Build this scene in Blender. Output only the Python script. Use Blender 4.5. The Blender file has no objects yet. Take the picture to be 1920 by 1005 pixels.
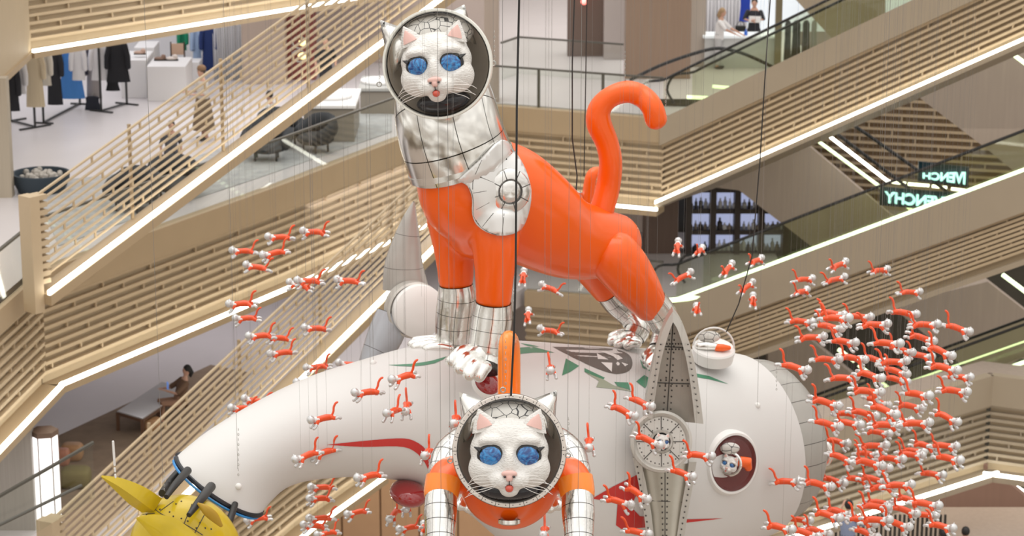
import bpy, bmesh, math, random
import numpy as np
from mathutils import Vector, Matrix, noise
from mathutils.bvhtree import BVHTree
from mathutils.geometry import delaunay_2d_cdt

S = bpy.context.scene
C = S.collection
R = math.radians
V = Vector
# ---------------------------------------------------------------- camera
F, TH, CAMZ = 4600.0, R(15.0), 20.0
FWD = V((0, math.cos(TH), -math.sin(TH))); RIGHT = V((1, 0, 0)); UP = V((0, math.sin(TH), math.cos(TH)))
CAM = V((0, 0, CAMZ))
cd = bpy.data.cameras.new('camera'); cam = bpy.data.objects.new('camera', cd); C.objects.link(cam)
cam.location = CAM; cam.rotation_euler = (R(90) - TH, 0, 0)
cd.sensor_width = 36; cd.lens = 36 * F / 1920; cd.clip_end = 400
cd.dof.use_dof = True; cd.dof.focus_distance = 24.6; cd.dof.aperture_fstop = 2.6
S.camera = cam
S.view_settings.view_transform = 'Standard'; S.view_settings.look = 'None'
S.view_settings.gamma = 1; S.view_settings.use_curve_mapping = False
S.view_settings.exposure = 0.0
try:
    S.cycles.max_bounces = 6; S.cycles.transparent_max_bounces = 14; S.cycles.use_denoising = True
    S.cycles.glossy_bounces = 3; S.cycles.diffuse_bounces = 3
except Exception: pass
# ---------------------------------------------------------------- world: soft daylight of a bright hall, banded like its balconies
w = bpy.data.worlds.new('hall_light'); S.world = w; w.use_nodes = True
nt = w.node_tree; nt.nodes.clear()
def N(nt, t, **k):
    n = nt.nodes.new(t)
    for a, b in k.items():
        if a in n.inputs: n.inputs[a].default_value = b
        else: setattr(n, a, b)
    return n
out = N(nt, 'ShaderNodeOutputWorld'); bg = N(nt, 'ShaderNodeBackground', Strength=1.0)
tc = N(nt, 'ShaderNodeTexCoord'); mp = N(nt, 'ShaderNodeMapping'); mp.inputs['Scale'].default_value = (1.2, 1.2, 7)
nz = N(nt, 'ShaderNodeTexNoise', Scale=2.2, Detail=2.0)
cr = N(nt, 'ShaderNodeValToRGB'); e = cr.color_ramp.elements
e[0].position = .40; e[0].color = (.16, .115, .075, 1); e[1].position = .66; e[1].color = (2.0, 1.95, 1.85, 1)
m_ = e.new(.47); m_.color = (.50, .39, .27, 1); m_ = e.new(.56); m_.color = (1.0, .93, .83, 1)
sp = N(nt, 'ShaderNodeSeparateXYZ'); mr = N(nt, 'ShaderNodeMapRange'); mr.inputs[1].default_value = -.2; mr.inputs[2].default_value = .9
mr.inputs[3].default_value = 0; mr.inputs[4].default_value = 1
mx = N(nt, 'ShaderNodeMixRGB'); mx.inputs[2].default_value = (1.9, 1.85, 1.78, 1)
L = nt.links.new
L(tc.outputs['Generated'], mp.inputs[0]); L(mp.outputs[0], nz.inputs['Vector']); L(nz.outputs[0], cr.inputs[0])
L(tc.outputs['Generated'], sp.inputs[0]); L(sp.outputs[2], mr.inputs[0]); L(mr.outputs[0], mx.inputs[0])
L(cr.outputs[0], mx.inputs[1]); L(mx.outputs[0], bg.inputs[0]); L(bg.outputs[0], out.inputs[0])
bg.inputs[1].default_value = .78

def area(name, loc, rot, sx, sy, power, col=(1, .95, .88)):
    l = bpy.data.lights.new(name, 'AREA'); l.shape = 'RECTANGLE'; l.size = sx; l.size_y = sy; l.energy = power; l.color = col
    o = bpy.data.objects.new(name, l); C.objects.link(o); o.location = loc; o.rotation_euler = rot; return o
area('skylight', (0, 34, 34), (0, 0, 0), 22, 20, 2600, (1, .97, .93))
area('shop_fill_light', (-9, 63, 11.7), (0, 0, 0), 14, 8, 520, (.95, .96, 1))  # added fill, makes up for ambient light the slab above blocks
area('gallery_ceiling_light', (6, 72, 13), (0, 0, 0), 20, 10, 500, (1, .97, .92))
area('lower_floor_fill', (-6, 57, 6.9), (0, 0, 0), 12, 5, 260, (.97, .95, 1))  # added fill beneath the gallery slab, no fitting modelled
area('lower_floor_fill', (11, 64, 6.9), (0, 0, 0), 12, 6, 60, (1, .95, .85))  # second added fill at the lower gallery level
area('lower_hall_light', (3, 55, .6), (0, 0, 0), 24, 3, 200, (1, .86, .7))

# ---------------------------------------------------------------- materials
MATS = {}
def mat(name, col, rough=.5, metal=0, bump=0, bscale=30, seam=None, var=0, vscale=4, coat=0, emis=None, spec=None, seamw=.03, stretch=None):
    if name in MATS: return MATS[name]
    m = bpy.data.materials.new(name); m.use_nodes = True; t = m.node_tree; b = t.nodes['Principled BSDF']
    b.inputs['Base Color'].default_value = (*col, 1); b.inputs['Roughness'].default_value = rough; b.inputs['Metallic'].default_value = metal
    b.inputs['Coat Weight'].default_value = coat
    if spec is not None: b.inputs['Specular IOR Level'].default_value = spec
    src = None
    if emis:
        b.inputs['Emission Color'].default_value = (*emis[0], 1); b.inputs['Emission Strength'].default_value = emis[1]
    if var or bump:
        tc = N(t, 'ShaderNodeTexCoord'); vec = tc.outputs['Object']
        if stretch:
            mp = N(t, 'ShaderNodeMapping'); mp.inputs['Scale'].default_value = stretch; t.links.new(vec, mp.inputs[0]); vec = mp.outputs[0]
    if var:
        n = N(t, 'ShaderNodeTexNoise', Scale=vscale, Detail=4.0); t.links.new(vec, n.inputs['Vector'])
        x = N(t, 'ShaderNodeMixRGB'); x.inputs[1].default_value = (*[c * (1 - var) for c in col], 1); x.inputs[2].default_value = (*[min(1, c * (1 + var)) for c in col], 1)
        t.links.new(n.outputs[0], x.inputs[0]); src = x.outputs[0]; t.links.new(src, b.inputs['Base Color'])
    if bump:
        n = N(t, 'ShaderNodeTexNoise', Scale=bscale, Detail=3.0); t.links.new(vec, n.inputs['Vector'])
        bp = N(t, 'ShaderNodeBump', Strength=bump, Distance=.02); t.links.new(n.outputs[0], bp.inputs['Height']); t.links.new(bp.outputs[0], b.inputs['Normal'])
    if seam:                                      # dark panel joints following the sheet's own u,v
        uv = N(t, 'ShaderNodeUVMap'); s = N(t, 'ShaderNodeSeparateXYZ'); t.links.new(uv.outputs[0], s.inputs[0])
        def line(o, k, wd):
            a = N(t, 'ShaderNodeMath', operation='MULTIPLY'); a.inputs[1].default_value = k; t.links.new(o, a.inputs[0])
            f = N(t, 'ShaderNodeMath', operation='FRACT'); t.links.new(a.outputs[0], f.inputs[0])
            l = N(t, 'ShaderNodeMath', operation='LESS_THAN'); l.inputs[1].default_value = wd; t.links.new(f.outputs[0], l.inputs[0]); return l.outputs[0]
        mxm = N(t, 'ShaderNodeMath', operation='MAXIMUM'); mxm.inputs[1].default_value = 0; mxm.inputs[0].default_value = 0
        if seam[0]: t.links.new(line(s.outputs[0], seam[0], seamw), mxm.inputs[0])
        if seam[1]: t.links.new(line(s.outputs[1], seam[1], seamw), mxm.inputs[1])
        x = N(t, 'ShaderNodeMixRGB'); x.inputs[1].default_value = (*col, 1); x.inputs[2].default_value = (.05, .045, .04, 1)
        if src: t.links.new(src, x.inputs[1])
        t.links.new(mxm.outputs[0], x.inputs[0]); t.links.new(x.outputs[0], b.inputs['Base Color'])
    MATS[name] = m; return m
def glass(name, tint=(1, 1, 1), refl=.12, rough=.02):
    if name in MATS: return MATS[name]
    m = bpy.data.materials.new(name); m.use_nodes = True; t = m.node_tree; t.nodes.clear()
    o = N(t, 'ShaderNodeOutputMaterial'); a = N(t, 'ShaderNodeBsdfTransparent'); a.inputs[0].default_value = (*tint, 1)
    g = N(t, 'ShaderNodeBsdfGlossy', Roughness=rough); fr = N(t, 'ShaderNodeLayerWeight', Blend=.5); pw_ = N(t, 'ShaderNodeMath', operation='POWER'); pw_.inputs[1].default_value = 3.5
    ad = N(t, 'ShaderNodeMath', operation='MULTIPLY_ADD'); ad.inputs[1].default_value = refl * 4; ad.inputs[2].default_value = refl * .3; ad.use_clamp = True
    mx = N(t, 'ShaderNodeMixShader'); t.links.new(fr.outputs[1], pw_.inputs[0]); t.links.new(pw_.outputs[0], ad.inputs[0]); t.links.new(ad.outputs[0], mx.inputs[0])
    t.links.new(a.outputs[0], mx.inputs[1]); t.links.new(g.outputs[0], mx.inputs[2]); t.links.new(mx.outputs[0], o.inputs[0])
    MATS[name] = m; return m
def lamp(name, col, st): return mat(name, (.9, .9, .9), emis=(col, st))

WOOD = mat('beige_louver', (.50, .385, .25), .55, var=.06, vscale=2)
WOODL = mat('beige_back_panel', (.47, .37, .245), .6, var=.06, vscale=2)
BAND = mat('beige_band', (.40, .295, .18), .5, var=.05, vscale=1.5)
BANDG = mat('grey_beige_band', (.36, .295, .215), .55, var=.05, vscale=1.5)
TAUPE = mat('taupe_panel', (.37, .30, .25), .6, var=.12, vscale=1.5, stretch=(6, 6, .4))
FLOORM = mat('pale_stone_floor', (.60, .56, .56), .35, var=.05, vscale=1.2)
FLOORW = mat('white_stone_floor', (.66, .61, .56), .3, var=.06, vscale=.8)
CARPET = mat('brown_carpet', (.25, .18, .125), .95, var=.35, vscale=3)
CARPETG = mat('grey_carpet', (.40, .40, .40), .95, var=.35, vscale=3)
LED = lamp('led_white', (1, .98, .84), 6.5)
LEDG = lamp('led_green_white', (.80, 1, .55), 1.9)
GLASS = glass('balustrade_glass', (.95, .965, .95), .10)
GLASSG = glass('green_glass', (.90, .92, .85), .12)
GLASSC = glass('clear_bubble', (.99, .99, .99), .045)
BLACK = mat('black_rubber', (.018, .018, .018), .45)
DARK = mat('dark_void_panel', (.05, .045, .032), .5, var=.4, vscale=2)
STEEL = mat('steel', (.5, .5, .48), .3, metal=1)
WHITE = mat('white_plain', (.80, .79, .78), .5)

# ---------------------------------------------------------------- helpers
def ray(px, py): return FWD + RIGHT * ((px - 960) / F) + UP * ((502.5 - py) / F)
def P(px, py, d):                                    # point on a sight line at ground distance d
    r = ray(px, py); return CAM + r * (d / r.y)
def Z(px, py, z):                                    # point on a sight line at height z
    r = ray(px, py); return CAM + r * ((z - CAMZ) / r.z)
def mpp(px, py, d): r = ray(px, py); return (d / r.y) / F
class MB:
    def __init__(s): s.v = []; s.f = []; s.uv = []
    def add(s, vs, fs, uvs=None):
        o = len(s.v); s.v += [V(x) for x in vs]
        for i, f in enumerate(fs):
            s.f.append([k + o for k in f]); s.uv.append(uvs[i] if uvs else [(0.5, 0.5)] * len(f))
        return s
    def hexa(s, p):                                   # 8 points: bottom 4, top 4
        return s.add(p, [(3, 2, 1, 0), (4, 5, 6, 7), (0, 1, 5, 4), (1, 2, 6, 5), (2, 3, 7, 6), (3, 0, 4, 7)])
    def box(s, c, sx, sy, sz, rz=0):                   # c = centre
        m = Matrix.Rotation(rz, 3, 'Z'); c = V(c); p = []
        for z in (-.5, .5):
            for x, y in ((-.5, -.5), (.5, -.5), (.5, .5), (-.5, .5)): p.append(c + m @ V((x * sx, y * sy, z * sz)))
        return s.hexa(p)
    def beam(s, p, q, n, wn, hu):                      # vertical-sided bar from p to q: wn along n, hu along z, p/q at bottom-centre
        p = V(p); q = V(q); n = V(n).normalized() * (wn / 2); u = V((0, 0, hu))
        return s.hexa([p - n, q - n, q + n, p + n, p - n + u, q - n + u, q + n + u, p + n + u])
    def prism(s, poly, vec):                           # extrude polygon by vec
        n = len(poly); vec = V(vec); a = [V(x) for x in poly]; b = [x + vec for x in a]
        return s.add(a + b, [tuple(range(n - 1, -1, -1)), tuple(range(n, 2 * n))] + [(i, (i + 1) % n, n + (i + 1) % n, n + i) for i in range(n)])
    def tube(s, pts, ra, rb=None, n=16, side=None, cap='round', closed=False):
        pts = [V(p) for p in pts]; k = len(pts)
        if not hasattr(ra, '__len__'): ra = [ra] * k
        rb = rb if rb is not None else ra
        if not hasattr(rb, '__len__'): rb = [rb] * k
        ra = list(ra); rb = list(rb)
        T = []
        for i in range(k):
            a = pts[(i - 1) % k] if closed else pts[max(i - 1, 0)]; b = pts[(i + 1) % k] if closed else pts[min(i + 1, k - 1)]
            T.append((b - a).normalized())
        if cap == 'round' and not closed:
            P2, A2, B2, T2 = [], [], [], []
            for f in (.05, .4, .75, .94):
                P2.append(pts[0] - T[0] * ra[0] * math.sqrt(1 - f * f) * .9); A2.append(ra[0] * f); B2.append(rb[0] * f); T2.append(T[0])
            P2 += pts; A2 += ra; B2 += rb; T2 += T
            for f in (.94, .75, .4, .05):
                P2.append(pts[-1] + T[-1] * ra[-1] * math.sqrt(1 - f * f) * .9); A2.append(ra[-1] * f); B2.append(rb[-1] * f); T2.append(T[-1])
            pts, ra, rb, T = P2, A2, B2, T2; k = len(pts)
        vs = []; fs = []; uvs = []; L_ = [0]
        for i in range(1, k): L_.append(L_[-1] + (pts[i] - pts[i - 1]).length)
        prev = None
        for i in range(k):
            t = T[i]
            if side is not None: b = V(side)
            else: b = prev if prev is not None else (V((0, 0, 1)) if abs(t.z) < .9 else V((0, 1, 0)))
            b = (b - t * b.dot(t)).normalized(); prev = b; a = t.cross(b)
            for j in range(n):
                an = 2 * math.pi * j / n
                vs.append(pts[i] + a * math.cos(an) * ra[i] + b * math.sin(an) * rb[i])
        m = k if closed else k - 1
        for i in range(m):
            i2 = (i + 1) % k
            for j in range(n):
                j2 = (j + 1) % n; fs.append((i * n + j, i * n + j2, i2 * n + j2, i2 * n + j))
                u0, u1 = j / n, (j + 1) / n; v0 = L_[i]; v1 = L_[i2] if i2 else L_[-1] + .01
                uvs.append([(u0, v0), (u1, v0), (u1, v1), (u0, v1)])
        if not closed and cap in ('flat', 'round'):
            fs.append(tuple(range(n - 1, -1, -1))); uvs.append([(.5, .5)] * n)
            fs.append(tuple(range((k - 1) * n, k * n))); uvs.append([(.5, .5)] * n)
        return s.add(vs, fs, uvs)
    def ball(s, c, r, m=None, nu=20, nv=12):           # ellipsoid
        c = V(c); r = r if hasattr(r, '__len__') else (r, r, r); vs = [V((0, 0, r[2]))]; fs = []
        for i in range(1, nv):
            for j in range(nu):
                a = math.pi * i / nv; b = 2 * math.pi * j / nu
                vs.append(V((r[0] * math.sin(a) * math.cos(b), r[1] * math.sin(a) * math.sin(b), r[2] * math.cos(a))))
        vs.append(V((0, 0, -r[2]))); e = len(vs) - 1
        for j in range(nu):
            fs.append((0, 1 + j, 1 + (j + 1) % nu)); fs.append((e, 1 + (nv - 2) * nu + (j + 1) % nu, 1 + (nv - 2) * nu + j))
            for i in range(nv - 2): fs.append((1 + i * nu + j, 1 + (i + 1) * nu + j, 1 + (i + 1) * nu + (j + 1) % nu, 1 + i * nu + (j + 1) % nu))
        return s.add([(m @ v if m else v) + c for v in vs], fs, [[(vs[k].x * .5 + .5, vs[k].z * .5 + .5) for k in f] for f in fs])
    def lathe(s, prof, c, ax, n=32, ref=None, open_=True):       # prof: (radius, height) along ax
        c = V(c); ax = V(ax).normalized(); ref = V(ref) if ref is not None else (V((0, 0, 1)) if abs(ax.z) < .9 else V((0, 1, 0)))
        a = (ref - ax * ref.dot(ax)).normalized(); b = ax.cross(a); vs = []; fs = []; uvs = []; k = len(prof)
        for r, h in prof:
            for j in range(n):
                t = 2 * math.pi * j / n; vs.append(c + ax * h + (a * math.cos(t) + b * math.sin(t)) * r)
        acc = 0
        for i in range(k - 1):
            dl = math.hypot(prof[i + 1][0] - prof[i][0], prof[i + 1][1] - prof[i][1])
            for j in range(n):
                j2 = (j + 1) % n; fs.append((i * n + j, i * n + j2, (i + 1) * n + j2, (i + 1) * n + j))
                uvs.append([(j / n, acc), ((j + 1) / n, acc), ((j + 1) / n, acc + dl), (j / n, acc + dl)])
            acc += dl
        return s.add(vs, fs, uvs)
    def tf(s, m):
        s.v = [m @ v for v in s.v]; return s
    def bvh(s): return BVHTree.FromPolygons([tuple(v) for v in s.v], s.f)
def root_of(o):
    while o.parent: o = o.parent
    return o
def build(name, mb, m, parent=None, smooth=True, origin=None, uv=True, bevel=0, angle=None, weld=0):
    if parent: org = V(root_of(parent).location) if origin is None else V(origin)
    else:
        if origin is None:
            xs = [v.x for v in mb.v]; ys = [v.y for v in mb.v]; org = V(((min(xs) + max(xs)) / 2, (min(ys) + max(ys)) / 2, min(v.z for v in mb.v)))
        else: org = V(origin)
    me = bpy.data.meshes.new(name)
    me.from_pydata([tuple(v - org) for v in mb.v], [], mb.f)
    if uv:
        ul = me.uv_layers.new(name='UVMap'); flat = [c for f in mb.uv for q in f for c in q]
        if len(flat) == 2 * len(me.loops): ul.data.foreach_set('uv', flat)
    me.materials.append(m)
    bm = bmesh.new(); bm.from_mesh(me)
    if weld: bmesh.ops.remove_doubles(bm, verts=bm.verts, dist=weld)
    bmesh.ops.recalc_face_normals(bm, faces=bm.faces); bm.to_mesh(me); bm.free()
    if smooth:
        me.polygons.foreach_set('use_smooth', [True] * len(me.polygons))
        me.set_sharp_from_angle(angle=R(angle if angle else 40))
    o = bpy.data.objects.new(name, me); C.objects.link(o)
    if parent: o.parent = parent
    else: o.location = org
    if bevel:
        b = o.modifiers.new('bevel', 'BEVEL'); b.width = bevel; b.segments = 2; b.limit_method = 'ANGLE'
    return o
def tag(o, label=None, cat=None, group=None, kind=None):
    if label: o['label'] = label
    if cat: o['category'] = cat
    if group: o['group'] = group
    if kind: o['kind'] = kind
    return o
def thing(name, label, cat, loc=(0, 0, 0), group=None):
    o = bpy.data.objects.new(name, None); C.objects.link(o); o.location = V(loc); o.empty_display_size = .1
    return tag(o, label, cat, group)
def struct(name, mb, m, parent=None, smooth=False, label=None):
    o = build(name, mb, m, parent, smooth=smooth)
    if not parent: tag(o, label, kind='structure')
    return o
def remeshed(mb, vox, smooth_it=4, fac=.5):
    me = bpy.data.meshes.new('tmp'); me.from_pydata([tuple(v) for v in mb.v], [], mb.f)
    o = bpy.data.objects.new('tmp', me); C.objects.link(o)
    r = o.modifiers.new('r', 'REMESH'); r.mode = 'VOXEL'; r.voxel_size = vox
    if smooth_it:
        q = o.modifiers.new('s', 'SMOOTH'); q.iterations = smooth_it; q.factor = fac
    dg = bpy.context.evaluated_depsgraph_get(); e = o.evaluated_get(dg).to_mesh()
    out = MB(); out.add([v.co.copy() for v in e.vertices], [tuple(p.vertices) for p in e.polygons])
    o.evaluated_get(dg).to_mesh_clear(); bpy.data.objects.remove(o); bpy.data.meshes.remove(me)
    return out
def spline(pts, n=6):                                  # Catmull-Rom through control tuples of any length
    pts = [np.array(p, float) for p in pts]; out = []
    for i in range(len(pts) - 1):
        p0 = pts[max(i - 1, 0)]; p1 = pts[i]; p2 = pts[i + 1]; p3 = pts[min(i + 2, len(pts) - 1)]
        for k in range(n):
            t = k / n; out.append(.5 * ((2 * p1) + (-p0 + p2) * t + (2 * p0 - 5 * p1 + 4 * p2 - p3) * t * t + (-p0 + 3 * p1 - 3 * p2 + p3) * t ** 3))
    out.append(pts[-1]); return [tuple(o) for o in out]
def ptube(mb, ctl, n=24, k=5, bf=1.0, cap='round', side=(0, 1, 0)):     # ctl: (px, py, d, radius in px)
    q = spline(ctl, k); pts = [P(a, b, c) for a, b, c, r in q]; ra = [r * mpp(a, b, c) for a, b, c, r in q]
    return mb.tube(pts, ra, [x * bf for x in ra], n=n, side=side, cap=cap)
def decal_mb(bvh, outline, off=.012, step=9, sm=0):
    o2 = spline(list(outline) + [outline[0]], sm)[:-1] if sm else list(outline)
    xs = [p[0] for p in o2]; ys = [p[1] for p in o2]; n = len(o2)
    # densify the edge
    pts = []
    for i in range(n):
        a = o2[i]; b = o2[(i + 1) % n]; m = max(1, int(math.hypot(b[0] - a[0], b[1] - a[1]) / step))
        for k in range(m): pts.append((a[0] + (b[0] - a[0]) * k / m, a[1] + (b[1] - a[1]) * k / m))
    ne = len(pts); edges = [(i, (i + 1) % ne) for i in range(ne)]
    def inside(x, y):
        c = False; j = ne - 1
        for i in range(ne):
            if (pts[i][1] > y) != (pts[j][1] > y) and x < (pts[j][0] - pts[i][0]) * (y - pts[i][1]) / (pts[j][1] - pts[i][1]) + pts[i][0]: c = not c
            j = i
        return c
    g = []; y = min(ys) + step / 2
    while y < max(ys):
        x = min(xs) + step / 2
        while x < max(xs):
            if inside(x, y): g.append((x, y))
            x += step
        y += step
    r = delaunay_2d_cdt([V(p) for p in pts + g], edges, [], 1, 1e-4)
    vs = []; last = None
    for co in r[0]:
        d = ray(co.x, co.y).normalized(); h, nrm, _, dist = bvh.ray_cast(CAM, d)
        if h is None:
            q = bvh.find_nearest(CAM + d * (last if last else 30)); h = q[0]; nrm = q[1]
        else: last = dist
        vs.append(h - d * off)
    return MB().add(vs, [tuple(f) for f in r[2]])
def thicken(o, t):
    m = o.modifiers.new('thickness', 'SOLIDIFY'); m.thickness = t; m.offset = 0; return o

# ---------------------------------------------------------------- the atrium
Z1, Z0, LD1, LD0 = 7.64, 3.04, 5.30, .70
def louver_rows(mb, p, q, n, H, rows, th=.07, dep=.09, off=.05, sp=1.6, spw=.04):
    p = V(p); q = V(q); n = V(n); ln = (q - p).length; dr = (q - p) / ln; st = H / rows
    for i in range(rows):
        u = V((0, 0, st * (i + .55))); mb.beam(p + u + n * off, q + u + n * off, n, dep, th)
        x = (i % 2) * sp * .5 + .2 + .13 * i % sp
        while x < ln and i < rows - 1:
            a = p + dr * x + u + V((0, 0, th)) + n * off; mb.beam(a, a + dr * spw, n, dep * .6, st - th); x += sp
def fascia(idx, pts, ztop, zbot, band, rows, led=True, mats=(WOOD, BAND, WOODL), ledm=None, label=''):
    """zig-zag balcony front: closed board on top, staggered louvres below, light line along the foot"""
    sl = MB(); bd = MB(); bk = MB(); ld = MB(); ft = MB()
    for a, b in zip(pts[:-1], pts[1:]):
        p = V((a.x, a.y, zbot)); q = V((b.x, b.y, zbot)); d = (q - p).normalized(); n = V((d.y, -d.x, 0))
        if n.y > 0: n = -n
        H = ztop - zbot
        bd.beam(p + V((0, 0, H - band)) - n * .05, q + V((0, 0, H - band)) - n * .05, n, .26, band)
        bk.beam(p - n * .135, q - n * .135, n, .06, H - band)
        louver_rows(sl, p + V((0, 0, .12)) - n * .09, q + V((0, 0, .12)) - n * .09, n, H - band - .12, rows)
        ft.beam(p - V((0, 0, .12)) + n * .08, q - V((0, 0, .12)) + n * .08, n, .62, .14)
        if led: ld.beam(p + n * .34 + V((0, 0, .02)), q + n * .34 + V((0, 0, .02)), n, .07, .07)
    o = struct('trim_%d' % idx, sl, mats[0], label=label)
    for nm, m_, mm in (('parapet_board', bd, mats[1]), ('backing_panel', bk, mats[2]), ('foot_ledge', ft, mats[1])):
        c = build(nm, m_, mm, None, smooth=False, origin=o.location); c.location = (0, 0, 0); c.parent = o
    if led:
        c = build('light_strip', ld, ledm or LED, None, smooth=False, origin=o.location); c.location = (0, 0, 0); c.parent = o
        # the strip washes the boards above it
    return o
def railing(name, pts, h, m, label, cat='railing', rail=True, post=1.6, railm=None, group=None, base=0, postm=None):
    """glass balustrade along 3-D points"""
    t = thing(name, label, cat, pts[0], group)
    r = MB(); ps = MB()
    for a, b in zip(pts[:-1], pts[1:]):
        a = V(a) + V((0, 0, base)); b = V(b) + V((0, 0, base)); d = (b - a); hd = V((d.x, d.y, 0)).normalized(); n = V((hd.y, -hd.x, 0)); k = max(1, int(d.length / post))
        for i in range(k):
            g = MB(); p = a + d * (i / k); q = a + d * ((i + 1) / k) - d.normalized() * .02; g.beam(p, q, n, .014, h)
            build('glass_pane', g, m, t, smooth=False)
        if rail: r.beam(a + V((0, 0, h)), b + V((0, 0, h)), n, .06, .045)
    if rail: build('handrail', r, railm or STEEL, t, smooth=False)
    return t

# floors
e1L = [Z(-70, 885, LD1), Z(88, 722, LD1)]
e1 = e1L + [Z(535, 533, LD1), Z(740, 262, Z1), Z(925, 197, Z1), Z(1243, 222, Z1)]
e1 = [V((p.x, p.y, Z1)) for p in e1]
def slab(name, edge, z, th, m, back=95, xr=40, xl=-40, label=None, yr=None):
    poly = [V((p.x, p.y, z - th)) for p in edge] + [V((xr, yr or edge[-1].y, z - th)), V((xr, back, z - th)), V((xl, back, z - th)), V((xl, edge[0].y, z - th))]
    return struct(name, MB().prism(poly, (0, 0, th)), m, label=label)
def inset(pts, k=.35): return [p + V((0, k, 0)) for p in pts]
slab('floor', inset(e1), Z1, .45, FLOORM, xr=8.5, yr=63, label='upper gallery floor of pale stone')
e0 = [V((-16, 37, 0)), V((-7.4, 40.2, 0)), V((-6.6, 44.5, 0)), Z(560, 991, LD0), Z(700, 892, LD0), Z(985, 545, Z0), Z(1243, 566, Z0)]
e0 = [V((p.x, p.y, Z0)) for p in e0]
slab('floor', inset(e0), Z0, .45, FLOORM, xr=7.2, yr=62.5, back=67.2, label='lower gallery floor of pale stone')
e2 = [Z(-80, 210, 9.9), Z(45, 97, 9.9), Z(640, 0, 9.9), Z(760, -20, 9.9)]
e2 = [V((p.x, p.y, 12.24)) for p in e2]
slab('ceiling', inset(e2), 12.24, .45, WHITE, xr=e2[-1].x, label='slab above the clothes shop')
struct('floor', MB().prism([V((-60, 0, -9)), V((60, 0, -9)), V((60, 95, -9)), V((-60, 95, -9))], (0, 0, .3)), TAUPE, label='hall floor far below')
struct('wall_back', MB().box((0, 84, 8), 90, .4, 36), mat('pinkish_wall', (.50, .42, .38), .6, var=.05), label='far pale wall')
# balcony fronts
fascia(1, e1L and [V((p.x, p.y, Z1)) for p in e1[:2]], Z1, LD1, .45, 9, label='short louvred balcony front at the left edge of the frame')
fascia(2, e1[1:5], Z1, LD1, .62, 9, label='long louvred beige balcony front running behind the large cat')
fascia(3, e1[4:6], Z1, LD1, .62, 9, label='louvred balcony front behind the curled tail')
fascia(4, e2[:2], 12.24, 9.9, .3, 10, label='louvred balcony corner at the upper left edge')
fascia(5, e2[1:], 12.24, 9.9, .3, 10, label='louvred balcony front above the clothes shop')
fascia(6, e0[2:5], Z0, LD0, .5, 9, label='louvred balcony front seen under the arch of the rocket')
fascia(9, e0[5:7], Z0, LD0, .4, 9, led=False, label='louvred balcony front between the legs and belly of the large cat')
e7 = [V((p.x, p.y, Z0)) for p in (Z(1380, 1030, LD0), Z(1850, 883, LD0), Z(2010, 905, LD0))]
struct('floor', MB().prism([V((p.x, p.y + .3, 2.6)) for p in e7] + [V((p.x, p.y + 1.2, 2.6)) for p in e7[::-1]], (0, 0, .40)), TAUPE, label='narrow walkway at the lower right')
fascia(7, e7, Z0, LD0, .72, 9, mats=(BANDG, BANDG, WOODL), label='louvred balcony corner at the lower right')
# walls of the levels
struct('wall_lower', MB().box((-2.0, 56.8, -4.2), 8, .3, 9.7), mat('oak_panel_wall', (.44, .27, .15), .5, seam=(1, 1), var=.08), label='oak panelled wall under the rocket arch')
pw = MB()
for i in range(9): pw.box((-5.6 + i * .95, 56.6, -4.2), .9, .1, 9.6)
struct('wall_panelling', pw, mat('oak_boards', (.47, .29, .165), .5, var=.08), label='oak boards of the lower wall')

# open slatted escalator sides (no backing)
def slat_side(name, a, b, H, rows, label, ext=0, post=True):
    a = V(a); b = V(b); d = (b - a); b = b + d * ext; d = b - a
    hd = V((d.x, d.y, 0)).normalized(); n = V((hd.y, -hd.x, 0))
    t = thing(name, label, 'escalator side', a, 'slatted escalator sides')
    s = MB(); louver_rows(s, a + V((0, 0, .12)), b + V((0, 0, .12)), n, H - .12, rows, th=.036, dep=.05, off=0, sp=1.3); build('louver', s, WOOD, t, smooth=False)
    f = MB(); f.beam(a - V((0, 0, .2)) + n * .12, b - V((0, 0, .2)) + n * .12, n, .5, .2); build('foot_ledge', f, BAND, t, smooth=False)
    l = MB(); l.beam(a + n * .3, b + n * .3, n, .07, .08); build('light_strip', l, LED, t, smooth=False)
    if post:
        p = MB(); p.beam(a - V((0, 0, .35)) - hd * .22 , a - V((0, 0, .35)) , n, .34, H + .36)
        for i in range(rows): p.beam(a + V((0, 0, .12 + (H - .12) / rows * (i + .4))) , a + hd * .2 + V((0, 0, .12 + (H - .12) / rows * (i + .4))), n, .28, .09)
        build('end_post', p, WOOD, t, smooth=False)
    for i in range(1, 5):
        k = MB(); q = a + d * (i / 5) - n * .1; k.beam(q, q + hd * .05, n, .05, H); build('upright', k, BAND, t, smooth=False)
    return t
slat_side('slatted_balustrade', P(72, 548, 44), P(800, 3, 52.2), 1.86, 12, 'open slatted diagonal escalator side at upper left, its square end post at the left edge', .12)
slat_side('slatted_balustrade', P(105, 1141, 40.3), P(722, 533, 52), 1.70, 11, 'open slatted diagonal escalator side rising behind the yellow mask and the rocket nose', .3)

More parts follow.
